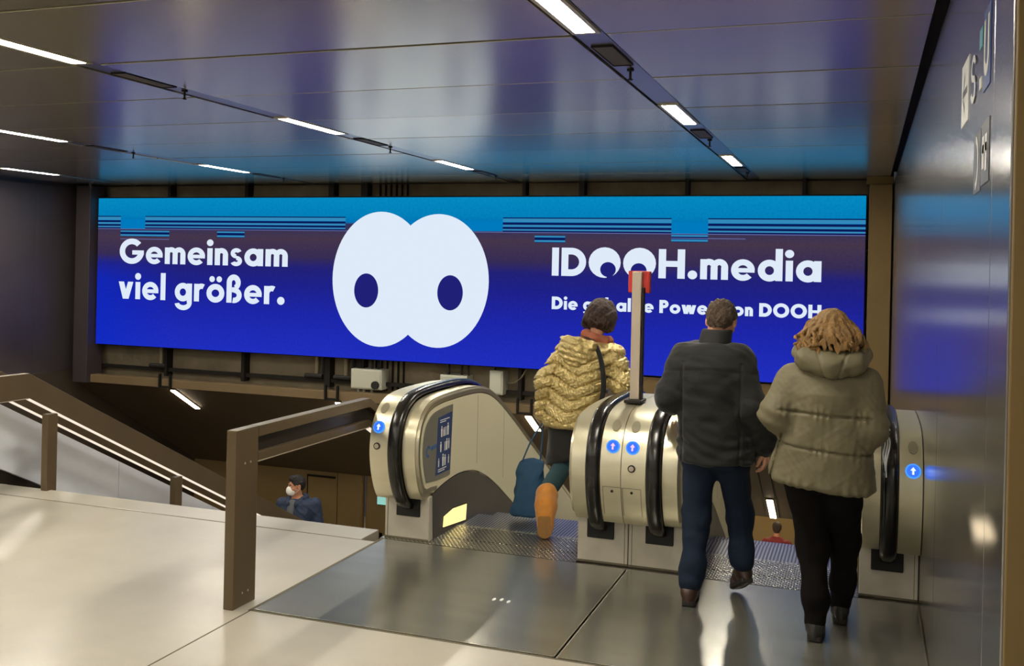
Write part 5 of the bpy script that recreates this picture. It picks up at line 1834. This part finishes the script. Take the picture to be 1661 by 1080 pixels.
# ------------------------------------------------------------------ man with the white mask coming up the stairs
def man_mask():
    t = thing('person', 'dark-haired man in a navy jacket and white face mask coming up the stairs', 'person', (-6.45, 10.55, -2.44))
    zb = -2.435
    sh = [(-6.255, 10.60, -1.125), (-6.625, 10.48, -1.125)]
    f = Field((-6.95, 10.05, zb - 0.02), (-5.95, 10.95, -0.70), 0.0062)
    R = rot(math.radians(180 - 38), 0.05, 0.0)
    hc = (-6.450, 10.50, -0.895)
    f.loft([(zb + 0.82, -6.44, 10.55, 0.15, 0.11), (zb + 1.05, -6.44, 10.55, 0.145, 0.11), (zb + 1.28, -6.44, 10.54, 0.17, 0.11), (zb + 1.36, -6.44, 10.54, 0.13, 0.08), (zb + 1.41, -6.44, 10.53, 0.07, 0.06)])
    La = [sh[0], (-6.20, 10.62, -1.40), (-6.22, 10.50, -1.62)]
    Ra = [sh[1], (-6.68, 10.45, -1.40), (-6.66, 10.34, -1.62)]
    Ll = [(-6.35, 10.58, zb + 0.86), (-6.34, 10.54, zb + 0.46), (-6.35, 10.60, zb + 0.09)]
    Rl = [(-6.53, 10.52, zb + 0.86), (-6.56, 10.44, zb + 0.50), (-6.55, 10.40, zb + 0.22)]
    for q, rr in ((La, [0.055, 0.043, 0.030]), (Ra, [0.055, 0.043, 0.030]), (Ll, [0.08, 0.052, 0.036]), (Rl, [0.08, 0.052, 0.036])):
        limb(f, q, rr)
    f.cone((-6.44, 10.53, -1.06), (-6.45, 10.51, -0.96), 0.058, 0.056, 0.03)
    T = head(f, hc, R)
    hand(f, La[-1], (-0.05, -0.2, -1), (-1, 0.2, 0), 1, 0.4)
    hand(f, Ra[-1], (0.05, -0.2, -1), (1, 0.2, 0), -1, 0.4)
    f.build('body', M['skin2'], t)
    eyes(T, t)
    f = Field(np.array(hc) - 0.17, np.array(hc) + 0.17, 0.005)
    f.ell(T(0, -0.016, 0.040), (0.080, 0.097, 0.086), 0, R)
    f.ell(T(0, -0.060, 0.010), (0.064, 0.046, 0.075), 0.03, R)
    f.ell(T(0, 0.035, 0.098), (0.055, 0.050, 0.034), 0.03, R)
    f.ell(T(0, 0.104, -0.012), (0.100, 0.072, 0.082), 0, R, cut=True)
    for sx in (-1, 1):
        f.ell(T(sx * 0.088, 0.002, -0.025), (0.03, 0.030, 0.045), 0, R, cut=True)
    f.ell(T(0, 0.0, -0.125), (0.12, 0.14, 0.066), 0, R, cut=True)
    f.warp(wrinkle(3, 110, 0.003))
    f.build('hair', M['hair_black'], t)
    for sx in (-1, 1):
        b = MB()
        b.tube([T(sx * 0.014, 0.0935, 0.030), T(sx * 0.030, 0.0915, 0.035), T(sx * 0.048, 0.081, 0.031)], 0.0045, 6)
        b.build('eyebrow', M['hair_black'], t)
    # mask shell over nose and mouth
    f = Field(np.array(hc) - 0.17, np.array(hc) + 0.17, 0.004)
    f.ell(T(0, 0.060, -0.052), (0.060, 0.062, 0.058), 0, R)
    f.ell(T(0, 0.098, -0.038), (0.022, 0.026, 0.042), 0.03, R)
    f.ell(T(0, 0.0, -0.05), (0.12, 0.050, 0.15), 0, R, cut=True)
    f.build('face_mask', M['mask'], t)
    for sx in (-1, 1):
        for dz in (-0.022, -0.080):
            b = MB()
            b.tube(catmull([T(sx * 0.050, 0.050, dz), T(sx * 0.072, 0.020, -0.02 + dz * 0.4), T(sx * 0.084, -0.016, -0.008 + dz * 0.2)], 4), 0.0022, 5)
            b.build('mask_loop', M['mask'], t)
    f = Field((-6.95, 10.1, -1.75), (-5.95, 10.9, -0.95), 0.0065)
    f.loft([(-1.70, -6.44, 10.55, 0.205, 0.155), (-1.4, -6.44, 10.55, 0.20, 0.155), (-1.2, -6.44, 10.545, 0.205, 0.15), (-1.10, -6.44, 10.54, 0.175, 0.125), (-1.045, -6.44, 10.53, 0.11, 0.09)], 0.03, 2.4)
    limb(f, [La[0], La[1], (-6.22, 10.52, -1.58)], [0.084, 0.068, 0.054], 0.05)
    limb(f, [Ra[0], Ra[1], (-6.66, 10.36, -1.58)], [0.084, 0.068, 0.054], 0.05)
    f.chain([(-6.37, 10.60, -1.035), (-6.42, 10.62, -1.03), (-6.51, 10.57, -1.035), (-6.54, 10.48, -1.05), (-6.50, 10.40, -1.10)], [0.026] * 5, 0.02)
    f.chain([(-6.37, 10.60, -1.035), (-6.36, 10.50, -1.045), (-6.40, 10.42, -1.10)], [0.026] * 3, 0.02)
    f.warp(wrinkle(81, 40, 0.005))
    f.build('jacket', M['navy'], t)
    f = Field((-6.6, 10.25, -1.40), (-6.25, 10.6, -0.98), 0.006)
    f.loft([(-1.38, -6.475, 10.405, 0.050, 0.035), (-1.15, -6.468, 10.415, 0.048, 0.03), (-1.05, -6.455, 10.44, 0.045, 0.03)], 0.02)
    f.build('shirt', M['shirt'], t)
    f = Field((-6.8, 10.2, zb), (-6.1, 10.85, zb + 0.95), 0.007)
    limb(f, [Ll[0], Ll[1], (-6.35, 10.59, zb + 0.10)], [0.10, 0.072, 0.062], 0.05)
    limb(f, [Rl[0], Rl[1], (-6.55, 10.41, zb + 0.24)], [0.10, 0.072, 0.062], 0.05)
    f.build('trousers', M['jeans'], t)
    for he, to in (((-6.35, 10.66, zb + 0.022), (-6.37, 10.44, zb + 0.022)), ((-6.55, 10.46, zb + 0.185), (-6.57, 10.25, zb + 0.185))):
        f = Field(np.minimum(he, to) - 0.12, np.maximum(he, to) + 0.16, 0.006)
        shoe(f, he, to)
        f.build('shoe', M['shoe_black'], t)
    return t


man_mask()


# ------------------------------------------------------------------ person in dark red at the foot of the right escalator
def person_maroon():
    zb, cx, cy = -4.70, -1.47, 19.5
    t = thing('person', 'person in a dark red jacket far below at the foot of the right escalator', 'person', (cx, cy, zb))
    f = Field((cx - 0.5, cy - 0.4, zb - 0.02), (cx + 0.5, cy + 0.5, zb + 1.90), 0.009)
    R = rot(0, 0.1, 0)
    f.loft([(zb + 0.85, cx, cy, 0.15, 0.11), (zb + 1.3, cx, cy, 0.18, 0.11), (zb + 1.45, cx, cy, 0.10, 0.08)])
    for sx in (-1, 1):
        limb(f, [(cx + sx * 0.20, cy, zb + 1.40), (cx + sx * 0.26, cy - 0.02, zb + 1.12), (cx + sx * 0.25, cy + 0.08, zb + 0.88)], [0.055, 0.045, 0.032])
        hand(f, (cx + sx * 0.25, cy + 0.08, zb + 0.86), (0, 0.1, -1), (-sx, 0, 0), -sx, 0.4)
        limb(f, [(cx + sx * 0.09, cy, zb + 0.88), (cx + sx * 0.10, cy + 0.02, zb + 0.48), (cx + sx * 0.10, cy, zb + 0.08)], [0.08, 0.055, 0.04])
    f.cone((cx, cy, zb + 1.45), (cx, cy + 0.01, zb + 1.6), 0.06, 0.055, 0.03)
    T = head(f, (cx, cy + 0.02, zb + 1.68), R)
    f.build('body', M['skin2'], t)
    f = Field((cx - 0.2, cy - 0.2, zb + 1.5), (cx + 0.2, cy + 0.25, zb + 1.9), 0.007)
    f.ell(T(0, -0.016, 0.034), (0.085, 0.102, 0.092), 0, R)
    f.ell(T(0, -0.055, -0.01), (0.074, 0.055, 0.080), 0.03, R)
    f.ell(T(0, 0.10, -0.04), (0.080, 0.080, 0.080), 0, R, cut=True)
    f.build('hair', M['hair_dark'], t)
    f = Field((cx - 0.5, cy - 0.4, zb + 0.7), (cx + 0.5, cy + 0.4, zb + 1.6), 0.009)
    f.loft([(zb + 0.78, cx, cy, 0.20, 0.15), (zb + 1.1, cx, cy, 0.20, 0.15), (zb + 1.35, cx, cy, 0.21, 0.14), (zb + 1.46, cx, cy, 0.15, 0.11), (zb + 1.53, cx, cy, 0.09, 0.08)], 0.03)
    for sx in (-1, 1):
        limb(f, [(cx + sx * 0.20, cy, zb + 1.39), (cx + sx * 0.265, cy - 0.02, zb + 1.12), (cx + sx * 0.25, cy + 0.08, zb + 0.90)], [0.085, 0.072, 0.058], 0.05)
    f.warp(wrinkle(91, 30, 0.005))
    f.build('jacket', M['maroon'], t)
    f = Field((cx - 0.3, cy - 0.3, zb), (cx + 0.3, cy + 0.3, zb + 0.95), 0.009)
    for sx in (-1, 1):
        limb(f, [(cx + sx * 0.09, cy, zb + 0.84), (cx + sx * 0.10, cy + 0.02, zb + 0.48), (cx + sx * 0.10, cy, zb + 0.10)], [0.105, 0.078, 0.066], 0.05)
    f.build('trousers', M['black_trousers'], t)
    for sx in (-1, 1):
        he, to = (cx + sx * 0.10, cy - 0.05, zb + 0.024), (cx + sx * 0.11, cy + 0.17, zb + 0.024)
        f = Field(np.minimum(he, to) - 0.12, np.maximum(he, to) + 0.16, 0.007)
        shoe(f, he, to)
        f.build('shoe', M['shoe_black'], t)


person_maroon()
